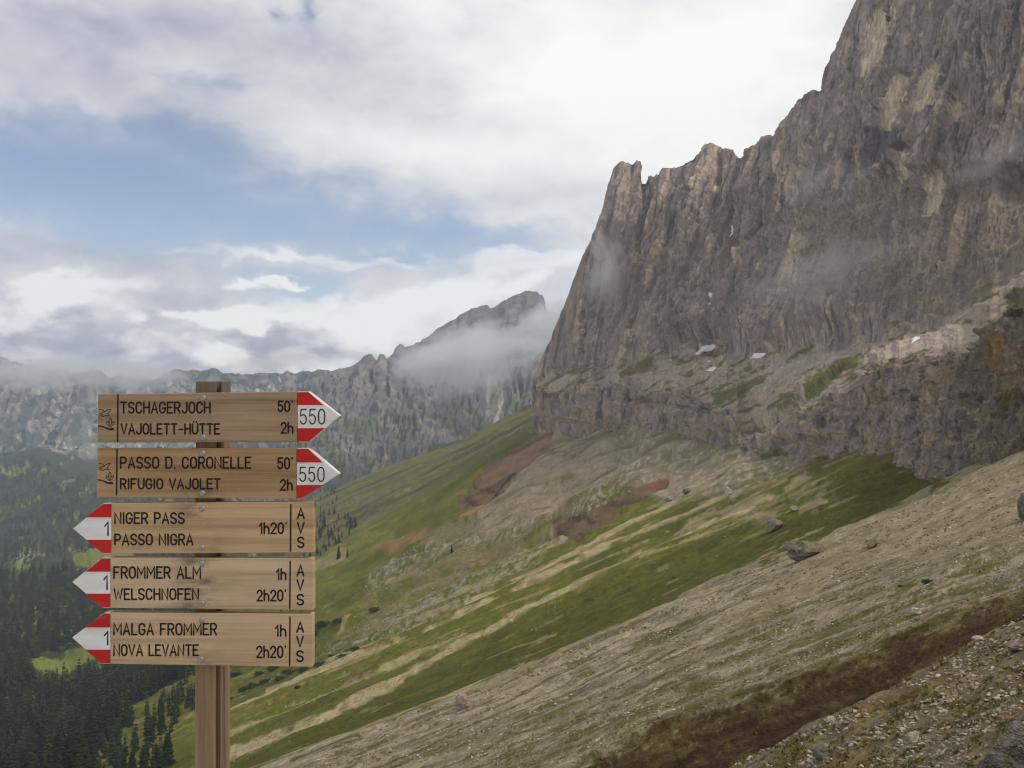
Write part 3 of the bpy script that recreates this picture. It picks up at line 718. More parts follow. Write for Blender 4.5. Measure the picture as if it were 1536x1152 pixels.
rc = blend(rc, C(176, 160, 138), soft_poly(bu, bv, [(560, 700), (580, 680), (585, 690), (572, 720), (560, 735)], 5, 545, 15) * 0.7)
rc = blend(rc, C(180, 176, 170), (1 - sstep(near_line(bu + 3 * r2, bv, [(755, 590), (748, 620), (740, 640)]), 1, 3.5)) * 0.7 + (1 - sstep(near_line(bu + 3 * r2, bv, [(735, 570), (732, 625)]), 1, 4)) * 0.5)
rd.build('mountain_ridge', M_far, np.clip(rc * 0.75, 0.01, 0.8))

# ------------------------------------------------------------------ valley floor, wooded slopes and the far massif
VC = [cst(380, [(-1300, 1700), (0, 1320), (300, 1290), (700, 1250)]), cst(600, [(-1300, 1400), (0, 1140), (300, 1110), (700, 1050)]), cst(820, [(-1300, 1200), (0, 1030), (300, 1000), (700, 940)]),
      cst(1150, [(-1300, 1040), (0, 940), (300, 915), (700, 860)]), cst(1600, [(-1300, 950), (0, 852), (60, 843), (145, 826), (300, 800), (700, 770)]), cst(1850, [(-1300, 960), (0, 872), (145, 846), (300, 825), (700, 800)]),
      cst(2500, [(-1300, 830), (0, 790), (300, 760), (700, 740)]), cst(3400, [(-1300, 720), (0, 688), (60, 676), (145, 700), (300, 690), (700, 690)]), cst(4300, [(-1300, 600), (0, 600), (145, 612), (300, 600), (400, 600), (700, 600)]),
      cst(4700, [(-1300, 520), (0, 545), (150, 556), (235, 562), (246, 552), (270, 548), (292, 546), (330, 550), (380, 551), (450, 549), (530, 549), (600, 545), (700, 540)]), cst(6000, [(-1300, 500), (0, 530), (250, 590), (700, 580)])]
va = Sheet(np.concatenate([np.arange(-1300, -60, 14.0), np.arange(-60, 620, 1.5), np.arange(620, 960, 10)]), VC, [24, 60, 50, 60, 60, 10, 70, 110, 130, 8], soft=3, csoft=3)
vu, vv, vt = va.U.copy(), va.V.copy(), va.T
va.Z = va.Z + sstep(vt, 0.2, 1) * np.interp(va.Y, [380, 1600, 3000, 5000], [3, 14, 22, 10]) * fbm(vu / 70, vt * 3.0, 4, 601)
rockm = sstep(vt, 7.0, 7.25)
dd = rockm * (60 * ridged((vu + 0.5 * vv) / 56, vv / 70, 3, 611) + 15 * ridged((vu + 0.4 * vv) / 16, vv / 28, 3, 615) + 4 * fbm(vu / 4, vv / 5, 3, 619)) * (1 - 0.7 * sstep(vt, 8.9, 9.0))
va.push(-dd * 0.9 if va.normals()[300, 200, 1] > 0 else dd * 0.9)
s1 = fbm((vu + 0.6 * vv) / 30, vv / 30, 4, 631); s2 = fbm(vu / 7, vv / 7, 4, 636); s3 = fbm(vu / 3, vv / 3, 2, 641)
vc = np.ones(vu.shape + (3,)) * C(38, 46, 20)
vc = blend(vc, C(90, 100, 38), sstep(s1 + 0.4 * s2, 0.3, 0.8))
mead = soft_poly(vu, vv, [(40, 1000), (60, 985), (140, 962), (150, 985), (110, 1000), (60, 1012)], 6, 651, 20) + soft_poly(vu, vv, [(100, 832), (145, 822), (200, 815), (200, 838), (120, 842)], 4, 656, 15) + soft_poly(vu, vv, [(170, 1070), (300, 1010), (300, 1030), (200, 1075)], 8, 657, 20)
vc = blend(vc, C(92, 98, 36), np.clip(mead, 0, 1) * 0.95)
vc = blend(vc, C(150, 146, 110), 1 - sstep(near_line(vu, vv, [(-20, 852), (40, 840), (75, 829), (110, 824)]), 1.2, 3.2))
vc = blend(vc, C(140, 126, 96), (1 - sstep(near_line(vu, vv, [(15, 1108), (60, 1102), (130, 1102)]), 1.0, 2.6)) * 0.9)
fc = np.ones(vc.shape) * C(136, 132, 124)
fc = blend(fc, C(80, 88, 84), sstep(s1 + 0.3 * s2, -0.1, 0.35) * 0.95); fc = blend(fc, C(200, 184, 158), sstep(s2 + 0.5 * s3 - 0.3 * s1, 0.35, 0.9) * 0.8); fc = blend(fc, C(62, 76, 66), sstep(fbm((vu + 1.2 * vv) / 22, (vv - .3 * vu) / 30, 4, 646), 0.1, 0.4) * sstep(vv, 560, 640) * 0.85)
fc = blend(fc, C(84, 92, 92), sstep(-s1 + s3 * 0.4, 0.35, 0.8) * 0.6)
fc = blend(fc, C(112, 118, 96), soft_poly(vu, vv, [(246, 556), (290, 548), (380, 553), (380, 560), (300, 562)], 4, 661, 12) * 0.8)
fc = blend(fc, C(210, 186, 158), (1 - sstep(near_line(vu + 4 * s2, vv, [(292, 546), (288, 556), (294, 572)]), 1, 4)) * 0.8 + (1 - sstep(near_line(vu + 4 * s2, vv, [(252, 556), (240, 575), (250, 590)]), 1, 4)) * 0.7)
vc = vc * (1 - rockm[..., None]) + fc * rockm[..., None]
vc *= (1 + 0.10 * s2 + 0.06 * s3)[..., None]
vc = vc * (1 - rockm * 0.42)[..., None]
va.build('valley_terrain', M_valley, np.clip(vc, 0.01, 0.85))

SHEETS = [hill, cl, rd, va]


def ground_at(u, v, sheets=None):
    best = None
    for s in (sheets or SHEETS):
        if not (s.us[0] <= u <= s.us[-1]):
            continue
        h = s.hit(u, v)
        if h is not None and (best is None or h[0][1] < best[0][1]):
            best = h + (s,)
    return best
#@@OBJECTS@@
# ------------------------------------------------------------------ signpost
W = 1.0 / 600.0                                 # metres per design unit on the sign face
SY = 2.5                                        # the boards stand 2.5 m in front of the lens
def sx(u): return (u - CU) * W
def sz(v): return (CV - v) * W


def wood_mat(name, c1, c2, c3, stain=0.6):
    m, N, b = new_mat(name)
    b.inputs['Roughness'].default_value = 0.75; b.inputs['Specular IOR Level'].default_value = 0.25
    pos = N.n('ShaderNodeTexCoord').outputs['Object']
    sp = N.n('ShaderNodeSeparateXYZ'); N.link(pos, sp.inputs[0])
    g1 = N.noise(N.mapping(pos, (1.6, 8, 55)), 1.0, 5, 0.55, 0.5)
    g2 = N.noise(N.mapping(pos, (9, 20, 420)), 1.0, 3, 0.6)
    g3 = N.noise(N.mapping(pos, (4, 4, 9)), 1.0, 3, 0.5)
    col = N.ramp(g1, [(0.18, c1), (0.52, c2), (0.85, c3)])
    col = N.mix(0.3, col, N.ramp(g2, [(0.3, (0.60, 0.5, 0.40)), (0.6, (1, 1, 1))]), 'MULTIPLY')
    col = N.mix(0.6, col, N.ramp(g3, [(0.3, (0.80, 0.76, 0.70)), (0.65, (1.08, 1.06, 1.03))]), 'MULTIPLY')
    # weather stains spreading along the grain from the screws
    dx = N.m('DIVIDE', N.m('SUBTRACT', sp.outputs[0], -0.034), 0.055)
    fall = N.m('EXPONENT', N.m('MULTIPLY', N.m('MULTIPLY', dx, dx), -1.0))
    st = N.m('MULTIPLY', N.m('MULTIPLY', fall, N.smooth(N.noise(N.mapping(pos, (11, 10, 34)), 1.0, 4, 0.6), 0.42, 0.72)), stain)
    col = N.mix(st, col, (0.045, 0.038, 0.035, 1))
    ck = N.smooth(N.noise(N.mapping(pos, (2.5, 10, 170)), 1.0, 2, 0.5), 0.70, 0.76)
    col = N.mix(N.m('MULTIPLY', ck, 0.6), col, (.07, .05, .035, 1))
    N.link(col, b.inputs['Base Color'])
    bp = N.n('ShaderNodeBump'); bp.inputs['Distance'].default_value = 0.0006; N.link(g2, bp.inputs['Height']); N.link(bp.outputs[0], b.inputs['Normal'])
    return m


def prism(poly, y0, y1):
    """polygon given in design units, extruded from y0 (front) to y1 (back); world coordinates"""
    n = len(poly)
    co = [(sx(u), y0, sz(v)) for u, v in poly] + [(sx(u), y1, sz(v)) for u, v in poly]
    fs = [list(range(n)), list(range(2 * n - 1, n - 1, -1))] + [[i, i + n, (i + 1) % n + n, (i + 1) % n] for i in range(n)]
    return co, fs


import bmesh
def solid(name, co, fs, mat, parent, bevel=0.0, seg=2, base=(0, 0, 0)):
    bm = bmesh.new()
    vs = [bm.verts.new((c[0] - base[0], c[1] - base[1], c[2] - base[2])) for c in co]
    for f in fs:
        bm.faces.new([vs[i] for i in f])
    bmesh.ops.recalc_face_normals(bm, faces=bm.faces)
    if bevel:
        bmesh.ops.bevel(bm, geom=list(bm.edges), offset=bevel, segments=seg, affect='EDGES', profile=0.6, clamp_overlap=True)
    me = bpy.data.meshes.new(name); bm.to_mesh(me); bm.free()
    me.materials.append(mat)
    o = bpy.data.objects.new(name, me); COL.objects.link(o); o.parent = parent
    return o


def arc(cx, cy, rx, ry, a0, a1, n=8):
    return [(cx + rx * math.cos(math.radians(a0 + (a1 - a0) * i / n)), cy + ry * math.sin(math.radians(a0 + (a1 - a0) * i / n))) for i in range(n + 1)]


# routed single-stroke letters: unit box, y upwards, width factor first
OV = arc(.5, .68, .5, .32, 0, 180) + arc(.5, .32, .5, .32, 180, 360) + [(1, .68)]
GL = {
    'A': (1.0, [[(0, 0), (.5, 1), (1, 0)], [(.17, .32), (.83, .32)]]),
    'C': (.92, [arc(.5, .68, .5, .32, 15, 180) + arc(.5, .32, .5, .32, 180, 345)]),
    'D': (.95, [[(0, 0), (0, 1), (.5, 1)] + arc(.5, .66, .5, .34, 90, 0) + arc(.5, .34, .5, .34, 0, -90) + [(0, 0)]]),
    'E': (.85, [[(1, 0), (0, 0), (0, 1), (1, 1)], [(0, .52), (.8, .52)]]),
    'F': (.85, [[(0, 0), (0, 1), (1, 1)], [(0, .52), (.8, .52)]]),
    'G': (.95, [arc(.5, .68, .5, .32, 15, 180) + arc(.5, .32, .5, .32, 180, 360) + [(1, .45), (.55, .45)]]),
    'H': (.95, [[(0, 0), (0, 1)], [(1, 0), (1, 1)], [(0, .52), (1, .52)]]),
    'I': (.12, [[(.5, 0), (.5, 1)]]),
    'J': (.8, [[(1, 1), (1, .28)] + arc(.5, .28, .5, .28, 0, -165)]),
    'L': (.8, [[(0, 1), (0, 0), (1, 0)]]),
    'M': (1.2, [[(0, 0), (0, 1), (.5, .35), (1, 1), (1, 0)]]),
    'N': (.98, [[(0, 0), (0, 1), (1, 0), (1, 1)]]),
    'O': (.95, [OV]),
    'P': (.9, [[(0, 0), (0, 1), (.55, 1)] + arc(.55, .73, .45, .27, 90, -90) + [(0, .46)]]),
    'R': (.92, [[(0, 0), (0, 1), (.55, 1)] + arc(.55, .74, .45, .26, 90, -90) + [(0, .48)], [(.5, .48), (1, 0)]]),
    'S': (.9, [arc(.5, .75, .5, .25, 20, 200) + [(.12, .58), (.85, .42)] + arc(.5, .25, .5, .25, 20, -160)]),
    'T': (.95, [[(0, 1), (1, 1)], [(.5, 1), (.5, 0)]]),
    'U': (.95, [[(0, 1), (0, .32)] + arc(.5, .32, .5, .32, 180, 360) + [(1, 1)]]),
    'V': (1.0, [[(0, 1), (.5, 0), (1, 1)]]),
    'W': (1.35, [[(0, 1), (.25, 0), (.5, .8), (.75, 0), (1, 1)]]),
    '-': (.7, [[(.1, .45), (.9, .45)]]),
    '.': (.15, [[(.5, 0), (.5, .03)]]),
    "'": (.2, [[(.5, 1.02), (.5, .95)]]),
    '0': (.85, [OV]),
    '1': (.4, [[(0, .72), (.9, 1), (.9, 0)]]),
    '2': (.85, [arc(.5, .70, .5, .30, 170, -20) + [(0, 0), (1, 0)]]),
    '5': (.85, [[(.95, 1), (.12, 1), (.05, .55)] + arc(.48, .32, .5, .32, 120, -160, 10)]),
    'h': (.8, [[(0, 0), (0, 1)], [(0, .42)] + arc(.5, .38, .5, .28, 150, 0) + [(1, 0)]]),
}
GL['Ü'] = (.95, GL['U'][1] + [[(.25, 1.2), (.25, 1.22)], [(.75, 1.2), (.75, 1.22)]])


def text_paths(txt, u0, u1, vt, vb):
    """strokes of a line of text that fills the box u0..u1, vt (top) .. vb (base)"""
    gap, space = .42, .85
    adv = 0; items = []
    for ch in txt:
        if ch == ' ':
            adv += space; continue
        w = GL[ch][0]; items.append((adv, w, GL[ch][1])); adv += w + gap
    adv -= gap
    k = (u1 - u0) / adv
    out = []
    for (a, w, strokes) in items:
        for st in strokes:
            out.append([(u0 + (a + x * w) * k, vb + (vt - vb) * y) for x, y in st])
    return out


def stroke_mesh(paths, rad, y, depth=0.0007):
    """flattened round-ended strokes lying on the board face"""
    co, fs = [], []
    for path in paths:
        P = [np.array((sx(u), sz(v))) for u, v in path]
        Q = [P[0]]
        for p in P[1:]:
            if np.linalg.norm(p - Q[-1]) > 1e-6: Q.append(p)
        if len(Q) < 2: continue
        r = rad * W
        rings = []
        n = len(Q)
        for i in range(n):
            a = Q[i] - Q[i - 1] if i > 0 else Q[1] - Q[0]
            b = Q[i + 1] - Q[i] if i < n - 1 else a
            a = a / np.linalg.norm(a); b = b / np.linalg.norm(b)
            t = a + b
            t = t / np.linalg.norm(t) if np.linalg.norm(t) > 1e-6 else a
            nn = np.array((-t[1], t[0])); mit = min(1.8, 1.0 / max(0.4, float(np.dot(nn, np.array((-a[1], a[0]))))))
            if i == 0:
                for c, s in ((.25, .95), (.7, .6)):
                    rings.append((Q[0] - a * r * s, np.array((-a[1], a[0])) * r * c))
            rings.append((Q[i], nn * r * mit))
            if i == n - 1:
                for c, s in ((.7, .6), (.25, .95)):
                    rings.append((Q[i] + a * r * s, np.array((-a[1], a[0])) * r * c))
        st = len(co)
        for (c, w) in rings:
            for k, h in ((-1, 0.0), (-.7, .8), (0, 1.0), (.7, .8), (1, 0.0)):
                co.append((c[0] + w[0] * k, y - depth * h + 0.0002, c[1] + w[1] * k))
        for i in range(len(rings) - 1):
            for k in range(4):
                a = st + i * 5 + k
                fs.append([a, a + 1, a + 6, a + 5])
        fs.append([st + k for k in range(5)]); e = st + (len(rings) - 1) * 5; fs.append([e + 4 - k for k in range(5)])
    return co, fs


def build_signpost():
    h = hill.hit(316, 2400)
    zb = -1.65 + 0.5 * sx(316) - 0.42 * 2.55
    base = (sx(316), 2.56, zb)
    root = empty('signpost', base)
    tag(root, 'wooden trail signpost carrying five arrow boards with red and white tips', 'signpost')
    m_post = wood_post()
    # post: a square timber with a groove run down its front right edge
    prof = [(290, 2.531), (321.5, 2.531), (321.5, 2.546), (328, 2.546), (328, 2.531), (331.5, 2.532), (331.5, 2.60), (290, 2.60)]
    co, fs = [], []
    n = len(prof)
    zt = sz(572)
    for z, lean in ((zb - 0.25, -1.0), (zt, 3.4)):
        co += [(sx(u + lean) * 2.531 / SY, y, z * 2.531 / SY if z > 0 else z) for u, y in prof]
    fs = [list(range(n)), list(range(n, 2 * n))] + [[i, (i + 1) % n, (i + 1) % n + n, i + n] for i in range(n)]
    solid('post', co, fs, m_post, root, 0.0022, 2, base)
    boards = [
        # outline of the wooden field, outline of the arrow tip, red bands, tone
        dict(w=[(147, 591), (446, 587.5), (446, 663.2), (146, 663.8)], t=[(446.3, 587.5), (463, 587.2), (510, 624), (464, 663), (446.3, 663.2)],
             r=[[(446.6, 588.3), (462.5, 588), (485, 607.6), (446.6, 607.6)], [(446.6, 642.2), (487, 642.2), (463.5, 662.3), (446.6, 662.5)]], tone=0,
             lines=[('TSCHAGERJOCH', 181.5, 315, 603.5, 619.3), ('VAJOLETT-HÜTTE', 182, 329, 636, 650.8), ("50'", 417.5, 439, 602, 617), ('2h', 422, 439, 634, 649.5)],
             num=('550', 450.5, 487, 614, 636), bar=(177, 592, 662.5), emblem=(148, 614), bolts=[(304.5, 597), (304.5, 656)], label='uppermost wooden board pointing right, TSCHAGERJOCH and VAJOLETT-HÜTTE'),
        dict(w=[(146, 672.5), (445, 672.5), (445, 748.5), (145, 746)], t=[(445.3, 672.5), (462.5, 672), (509, 711), (452, 748.8), (445.3, 748.5)],
             r=[[(445.6, 673.4), (462, 673), (484, 693.6), (445.6, 693.6)], [(445.6, 727.6), (485, 727.6), (452, 748), (445.6, 747.7)]], tone=1,
             lines=[('PASSO D. CORONELLE', 181, 376, 686, 702), ('RIFUGIO VAJOLET', 181, 330, 718.5, 733), ("50'", 417, 439, 687, 703), ('2h', 421, 438, 719.5, 735)],
             num=('550', 449.5, 486, 701, 722), bar=(175.5, 674, 742), emblem=(147, 695), bolts=[(304, 680), (303.5, 740)], label='second wooden board from top, PASSO D. CORONELLE and RIFUGIO VAJOLET'),
        dict(w=[(167.3, 754.5), (470, 752.5), (470, 829), (167.3, 830.5)], t=[(167, 754.5), (155, 755), (109.5, 793), (154, 830.5), (167, 830.5)],
             r=[[(166.7, 755.5), (155, 756), (129, 776), (166.7, 776)], [(166.7, 809.7), (129, 809.7), (154, 829.6), (166.7, 829.6)]], tone=2,
             lines=[('NIGER PASS', 172.5, 276, 769.5, 785), ('PASSO NIGRA', 172.5, 289, 801.5, 817), ("1h20'", 389.5, 430, 784.5, 800), ('A', 446.5, 456, 762.5, 777.5), ('V', 446.5, 456, 784, 799.5), ('S', 447, 455.5, 806, 821)],
             num=('1', 157.5, 162.5, 783.5, 803), bar=(436.3, 757, 827), bolts=[(303, 762.5), (302.5, 821.5)], label='third wooden board, pointing left, NIGER PASS and PASSO NIGRA'),
        dict(w=[(165.8, 836.5), (470, 837.5), (470, 915), (165.8, 912)], t=[(165.5, 836.5), (153, 836.5), (108, 873), (154, 912), (165.5, 912)],
             r=[[(165.2, 837.4), (153, 837.4), (128, 857.5), (165.2, 857.5)], [(165.2, 890.5), (128, 890.5), (154, 911), (165.2, 911)]], tone=3,
             lines=[('FROMMER ALM', 171, 300.5, 850.5, 867), ('WELSCHNOFEN', 171.5, 297.5, 883.5, 899), ('1h', 415, 428.5, 853.5, 869), ("2h20'", 386, 429, 885.5, 901), ('A', 446, 455.5, 848, 863.5), ('V', 446, 455, 870, 885), ('S', 446, 455, 892, 907)],
             num=('1', 156, 161, 863.5, 884), bar=(435.3, 842, 912.5), bolts=[(303, 845.5), (303, 905)], label='fourth wooden board, pointing left, FROMMER ALM and WELSCHNOFEN'),
        dict(w=[(165.8, 919), (469, 921), (469, 1000.5), (165.8, 996)], t=[(165.5, 919), (157, 919), (108, 956.5), (152, 995.5), (165.5, 996)],
             r=[[(165.2, 920), (156.5, 920), (128, 941), (165.2, 941)], [(165.2, 974.5), (128, 974.5), (152, 994.6), (165.2, 995)]], tone=4,
             lines=[('MALGA FROMMER', 171, 324.5, 935.5, 952), ('NOVA LEVANTE', 171, 297, 967.5, 983), ('1h', 413.5, 428.5, 938, 954), ("2h20'", 385.5, 429, 969.5, 986), ('A', 445.5, 455, 933, 948), ('V', 445.5, 454.5, 955, 970), ('S', 445.5, 454.5, 976.5, 992)],
             num=('1', 157, 162, 947.5, 967), bar=(435, 925.5, 998), bolts=[(302.5, 930), (302, 989)], label='lowest wooden board, pointing left, MALGA FROMMER and NOVA LEVANTE'),
    ]
    tones = [((.17, .110, .062), (.34, .235, .138), (.44, .325, .195)), ((.20, .115, .052), (.39, .245, .120), (.48, .32, .168)), ((.29, .185, .095), (.50, .342, .185), (.60, .43, .24)),
             ((.32, .225, .125), (.53, .39, .24), (.62, .47, .29)), ((.31, .215, .115), (.52, .375, .22), (.61, .455, .275))]
    m_ink = plain_mat('routed_paint', (.018, .010, .008), 0.7)
    m_white = paint_mat('white_paint', (.72, .70, .64)); m_red = paint_mat('red_paint', (.50, .022, .018))
    m_bolt = plain_mat('screw_steel', (.33, .31, .28), 0.45, 0.3, 400, metal=0.7)
    for bd in boards:
        mw = wood_mat('board_wood', *tones[bd['tone']], stain=[.45, .7, .6, .8, .4][bd['tone']])
        right = bd['t'][0][0] > 300
        co, fs = prism(bd['w'], SY, SY + .028)
        b = solid('sign_board', co, fs, mw, root, 0.0022 , 3, base)
        b['label'] = bd['label']
        co, fs = prism(bd['t'], SY + .0002, SY + .0278)
        solid('arrow_tip', co, fs, m_white, b, 0.0016, 2, base)
        for r in bd['r']:
            co, fs = prism(r, SY - .0006, SY + .003)
            solid('red_band', co, fs, m_red, b, 0, 0, base)
        for (t, a, c, d, e) in bd['lines']:
            co, fs = stroke_mesh(text_paths(t, a, c, d, e), 1.5, SY)
            solid('lettering', co, fs, m_ink, b, 0, 0, base)
        co, fs = stroke_mesh(text_paths(*bd['num']), 0.95 if right else 1.25, SY)
        solid('route_number', co, fs, m_ink, b, 0, 0, base)
        u, v0, v1 = bd['bar']
        co, fs = stroke_mesh([[(u, v0), (u - 0.6, v1)]], 1.3, SY)
        solid('dividing_line', co, fs, m_ink, b, 0, 0, base)
        if 'emblem' in bd:
            eu, ev = bd['emblem']
            def em(pts): return [(eu + (x - 135) / 7.2, ev + (y - 268) / 7.2) for x, y in pts]
            thin = [em(p) for p in ([(145, 270), (185, 275), (200, 295), (185, 300), (145, 312), (185, 320), (150, 330), (185, 345), (215, 335), (255, 340), (232, 315), (270, 268), (235, 272), (212, 290), (200, 295)],
                                    [(262, 358), (250, 380), (248, 410), (262, 445), (276, 410), (274, 380), (262, 358)], [(248, 415), (222, 398), (224, 424), (256, 452)], [(276, 415), (302, 398), (300, 424), (268, 452)])]
            c1, f1 = stroke_mesh(thin, .62, SY)
            c2, f2 = stroke_mesh([em([(133, 447), (165, 449), (195, 460), (225, 478), (255, 486), (298, 488)]), em([(150, 446), (180, 452), (210, 466), (245, 478), (290, 474)])], .95, SY)
            solid('emblem', c1 + c2, f1 + [[i + len(c1) for i in f] for f in f2], m_ink, b, 0, 0, base)
        for (u, v) in bd['bolts']:
            solid('bolt', *bolt_shape(u, v), m_bolt, b, 0, 0, base)
    return root


def bolt_shape(u, v):
    co, fs = [], []
    r = 4.6 * W; n = 14
    for (k, d) in ((1.0, -.0002), (.96, .0012), (.75, .0026), (.42, .0032), (.36, .0020), (.20, .0018)):
        for i in range(n):
            a = 2 * math.pi * i / n
            co.append((sx(u) + r * k * math.cos(a), SY - d, sz(v) + r * k * math.sin(a)))
    for j in range(5):
        for i in range(n):
            fs.append([j * n + i, j * n + (i + 1) % n, (j + 1) * n + (i + 1) % n, (j + 1) * n + i])
    fs.append([5 * n + i for i in range(n)])
    return co, fs


def paint_mat(name, col):
    m, N, b = new_mat(name)
    b.inputs['Roughness'].default_value = 0.6
    pos = N.n('ShaderNodeTexCoord').outputs['Object']
    f = N.noise(N.mapping(pos, (8, 8, 40)), 1.0, 5, 0.6)
    c = N.mix(1.0, tuple(col) + (1,), N.ramp(f, [(0.3, (.8, .79, .77)), (0.65, (1.05, 1.05, 1.05))]), 'MULTIPLY')
    chip = N.smooth(N.noise(N.mapping(pos, (26, 20, 110)), 1.0, 4, 0.7), 0.66, 0.72)
    c = N.mix(N.m('MULTIPLY', chip, 0.55), c, (.25, .20, .15, 1))
    N.link(c, b.inputs['Base Color'])
    return m


def wood_post():
    m, N, b = new_mat('post_wood')
    b.inputs['Roughness'].default_value = 0.8
    pos = N.n('ShaderNodeTexCoord').outputs['Object']
    g1 = N.noise(N.mapping(pos, (60, 60, 2.0)), 1.0, 6, 0.65, 0.4)
    g2 = N.noise(N.mapping(pos, (320, 320, 7)), 1.0, 3, 0.6)
    col = N.ramp(g1, [(0.25, (.17, .105, .058)), (0.5, (.31, .205, .12)), (0.78, (.42, .30, .19))])
    col = N.mix(0.4, col, N.ramp(g2, [(0.3, (0.5, 0.46, 0.42)), (0.6, (1, 1, 1))]), 'MULTIPLY')
    sp = N.n('ShaderNodeSeparateXYZ'); N.link(N.n('ShaderNodeNewGeometry').outputs['Position'], sp.inputs[0])
    col = N.mix(N.m('MULTIPLY', N.smooth(N.m('ADD', sp.outputs[2], N.m('MULTIPLY', g1, 0.03)), -0.05, 0.01), 0.75), col, (.13, .105, .088, 1))
    N.link(col, b.inputs['Base Color'])
    bp = N.n('ShaderNodeBump'); bp.inputs['Distance'].default_value = 0.0008; N.link(g2, bp.inputs['Height']); N.link(bp.outputs[0], b.inputs['Normal'])
    return m


build_signpost()

# ------------------------------------------------------------------ rocks
M_stone = plain_mat('stone', (1, 1, 1), 0.9, 0.45, 4.5, tint=True, bump=0.25)
M_stone_small = plain_mat('small_stone', (1, 1, 1), 0.9, 0.15, 3.0, tint=True)


def ico(sub):
    bm = bmesh.new(); bmesh.ops.create_icosphere(bm, subdivisions=sub, radius=1.0)
    co = np.array([v.co[:] for v in bm.verts]); fs = np.array([[v.index for v in f.verts] for f in bm.faces]); bm.free()
    return co, fs


def rock_co(co, seed, cuts=9, lo=.55, hi=.95):
    r = np.random.default_rng(seed)
    p = co.copy()
    for _ in range(cuts):
        n = r.normal(size=3); n /= np.linalg.norm(n); d = r.uniform(lo, hi)
        k = p @ n - d
        p = p - np.where(k > 0, k, 0)[:, None] * n[None]
    return p


ICO4, ICO1, ICO2 = ico(4), ico(1), ico(2)
BOULDERS = [
    # u, v of the foot, width, height in design units, aspect depth, colour, label
    (1208, 838, 66, 36, 1.0, (104, 96, 78), 'big flat grey-brown boulder with an overhanging edge, alone on the pale scree'),
    (693, 1064, 22, 28, .9, (132, 116, 104), 'upright pinkish-grey boulder where the scree meets the lower green band'),
    (1163, 796, 24, 20, 1.0, (112, 106, 94), 'rounded grey boulder on the dark green grass beside the thin footpath'),
    (1496, 1190, 104, 112, .9, (92, 88, 80), 'dark lichen-grey rock, largest and nearest, at the bottom corner of the slope'),
    (1538, 780, 30, 44, 1.0, (98, 92, 88), 'grey block at the picture edge on the pale scree below the buttress'),
    (1308, 822, 17, 14, 1.0, (110, 92, 74), 'small brown boulder on pale scree, to the right of the big flat boulder'),
    (1375, 921, 16, 11, 1.0, (166, 158, 140), 'small pale stone just above the brown gully wall'),
    (1466, 962, 16, 9, 1.0, (160, 152, 136), 'pale flat stone sitting on the rim of the brown gully'),
    (1245, 1084, 18, 11, 1.0, (168, 160, 140), 'pale pointed stone jutting from the gully rim above loose rubble'),
    (1371, 1112, 20, 17, 1.0, (150, 142, 118), 'pale cubic stone on the near slope left of the dark lichen rock'),
    (1235, 1136, 32, 16, 1.0, (92, 88, 84), 'flat dark grey stone half buried in the near rubble at the bottom'),
    (1522, 972, 36, 13, 1.0, (122, 110, 98), 'long purplish-grey slab lying on the near slope by the frame edge'),
    (1094, 742, 12, 13, 1.0, (150, 146, 138), 'pale standing stone on the turf just under the lower cliff band'),
    (1002, 752, 18, 11, 1.0, (120, 114, 104), 'low grey boulder on turf below the pale fan of debris'),
    (1030, 740, 16, 9, 1.0, (84, 80, 78), 'dark wedge-shaped rock at the foot of the lower cliff'),
    (1190, 766, 12, 8, 1.0, (138, 132, 120), 'small pale block above the rounded grey boulder on the turf'),
    (768, 935, 8, 7, 1.0, (150, 142, 120), 'small pale stone in the middle of the dark green band'),
]


def build_boulder(i, spec):
    u, v, w, h, dep, c, label = spec
    g = ground_at(u, v if v < 1150 else 1149, [hill])
    if g is None:
        return
    p = g[0].copy(); m = p[1] / F
    if v > 1150:                       # foot hidden below the frame: follow the ground towards the lens
        p[2] = p[2] - (v - 1149) * m * 0.55; p[1] -= 0.25
    q = rock_co(ICO4[0], 900 + i, 12, .5, .92)
    q = q + 0.09 * np.stack([fbm(q[:, 1] * 2.2 + i, q[:, 2] * 2.2, 3, 700), fbm(q[:, 0] * 2.2, q[:, 2] * 2.2 + i, 3, 705), fbm(q[:, 0] * 2.2 + i, q[:, 1] * 2.2, 3, 710)], 1)
    q = q / np.abs(q).max(0)
    q = q * np.array([w * m / 2, w * m / 2 * dep, h * m / 2 * 1.15])
    q[:, 2] += h * m / 2 * .85 - 0.05 * h * m
    if i == 0:                         # undercut on its downhill side
        k = np.clip(-q[:, 0] / (w * m / 2), 0, 1) * (q[:, 2] < h * m * .35)
        q[:, 0] += k * w * m * .12; q[:, 1] += k * w * m * 0.12
    base = np.array(C(*c))
    a = fbm(q[:, 0] / (w * m) * 6 + i, q[:, 2] / (h * m) * 5, 4, 720); b = fbm(q[:, 0] / (w * m) * 16, q[:, 2] / (h * m) * 14 + i, 3, 725)
    t = np.ones((len(q), 3)) * base
    t = blend(t, base * .55, sstep(a, .1, .7) * .7); t = blend(t, base * 1.45, sstep(b - .3 * a, .3, .8) * .7)
    if i == 3:
        t = blend(t, C(96, 92, 56), sstep(a + b * .4, .3, .8) * .6)
    o = mesh_obj('boulder', q, ICO4[1], M_stone, np.clip(t, .01, .7), smooth=False)
    o.location = p
    tag(o, label, 'boulder')


for i, sp in enumerate(BOULDERS):
    build_boulder(i, sp)


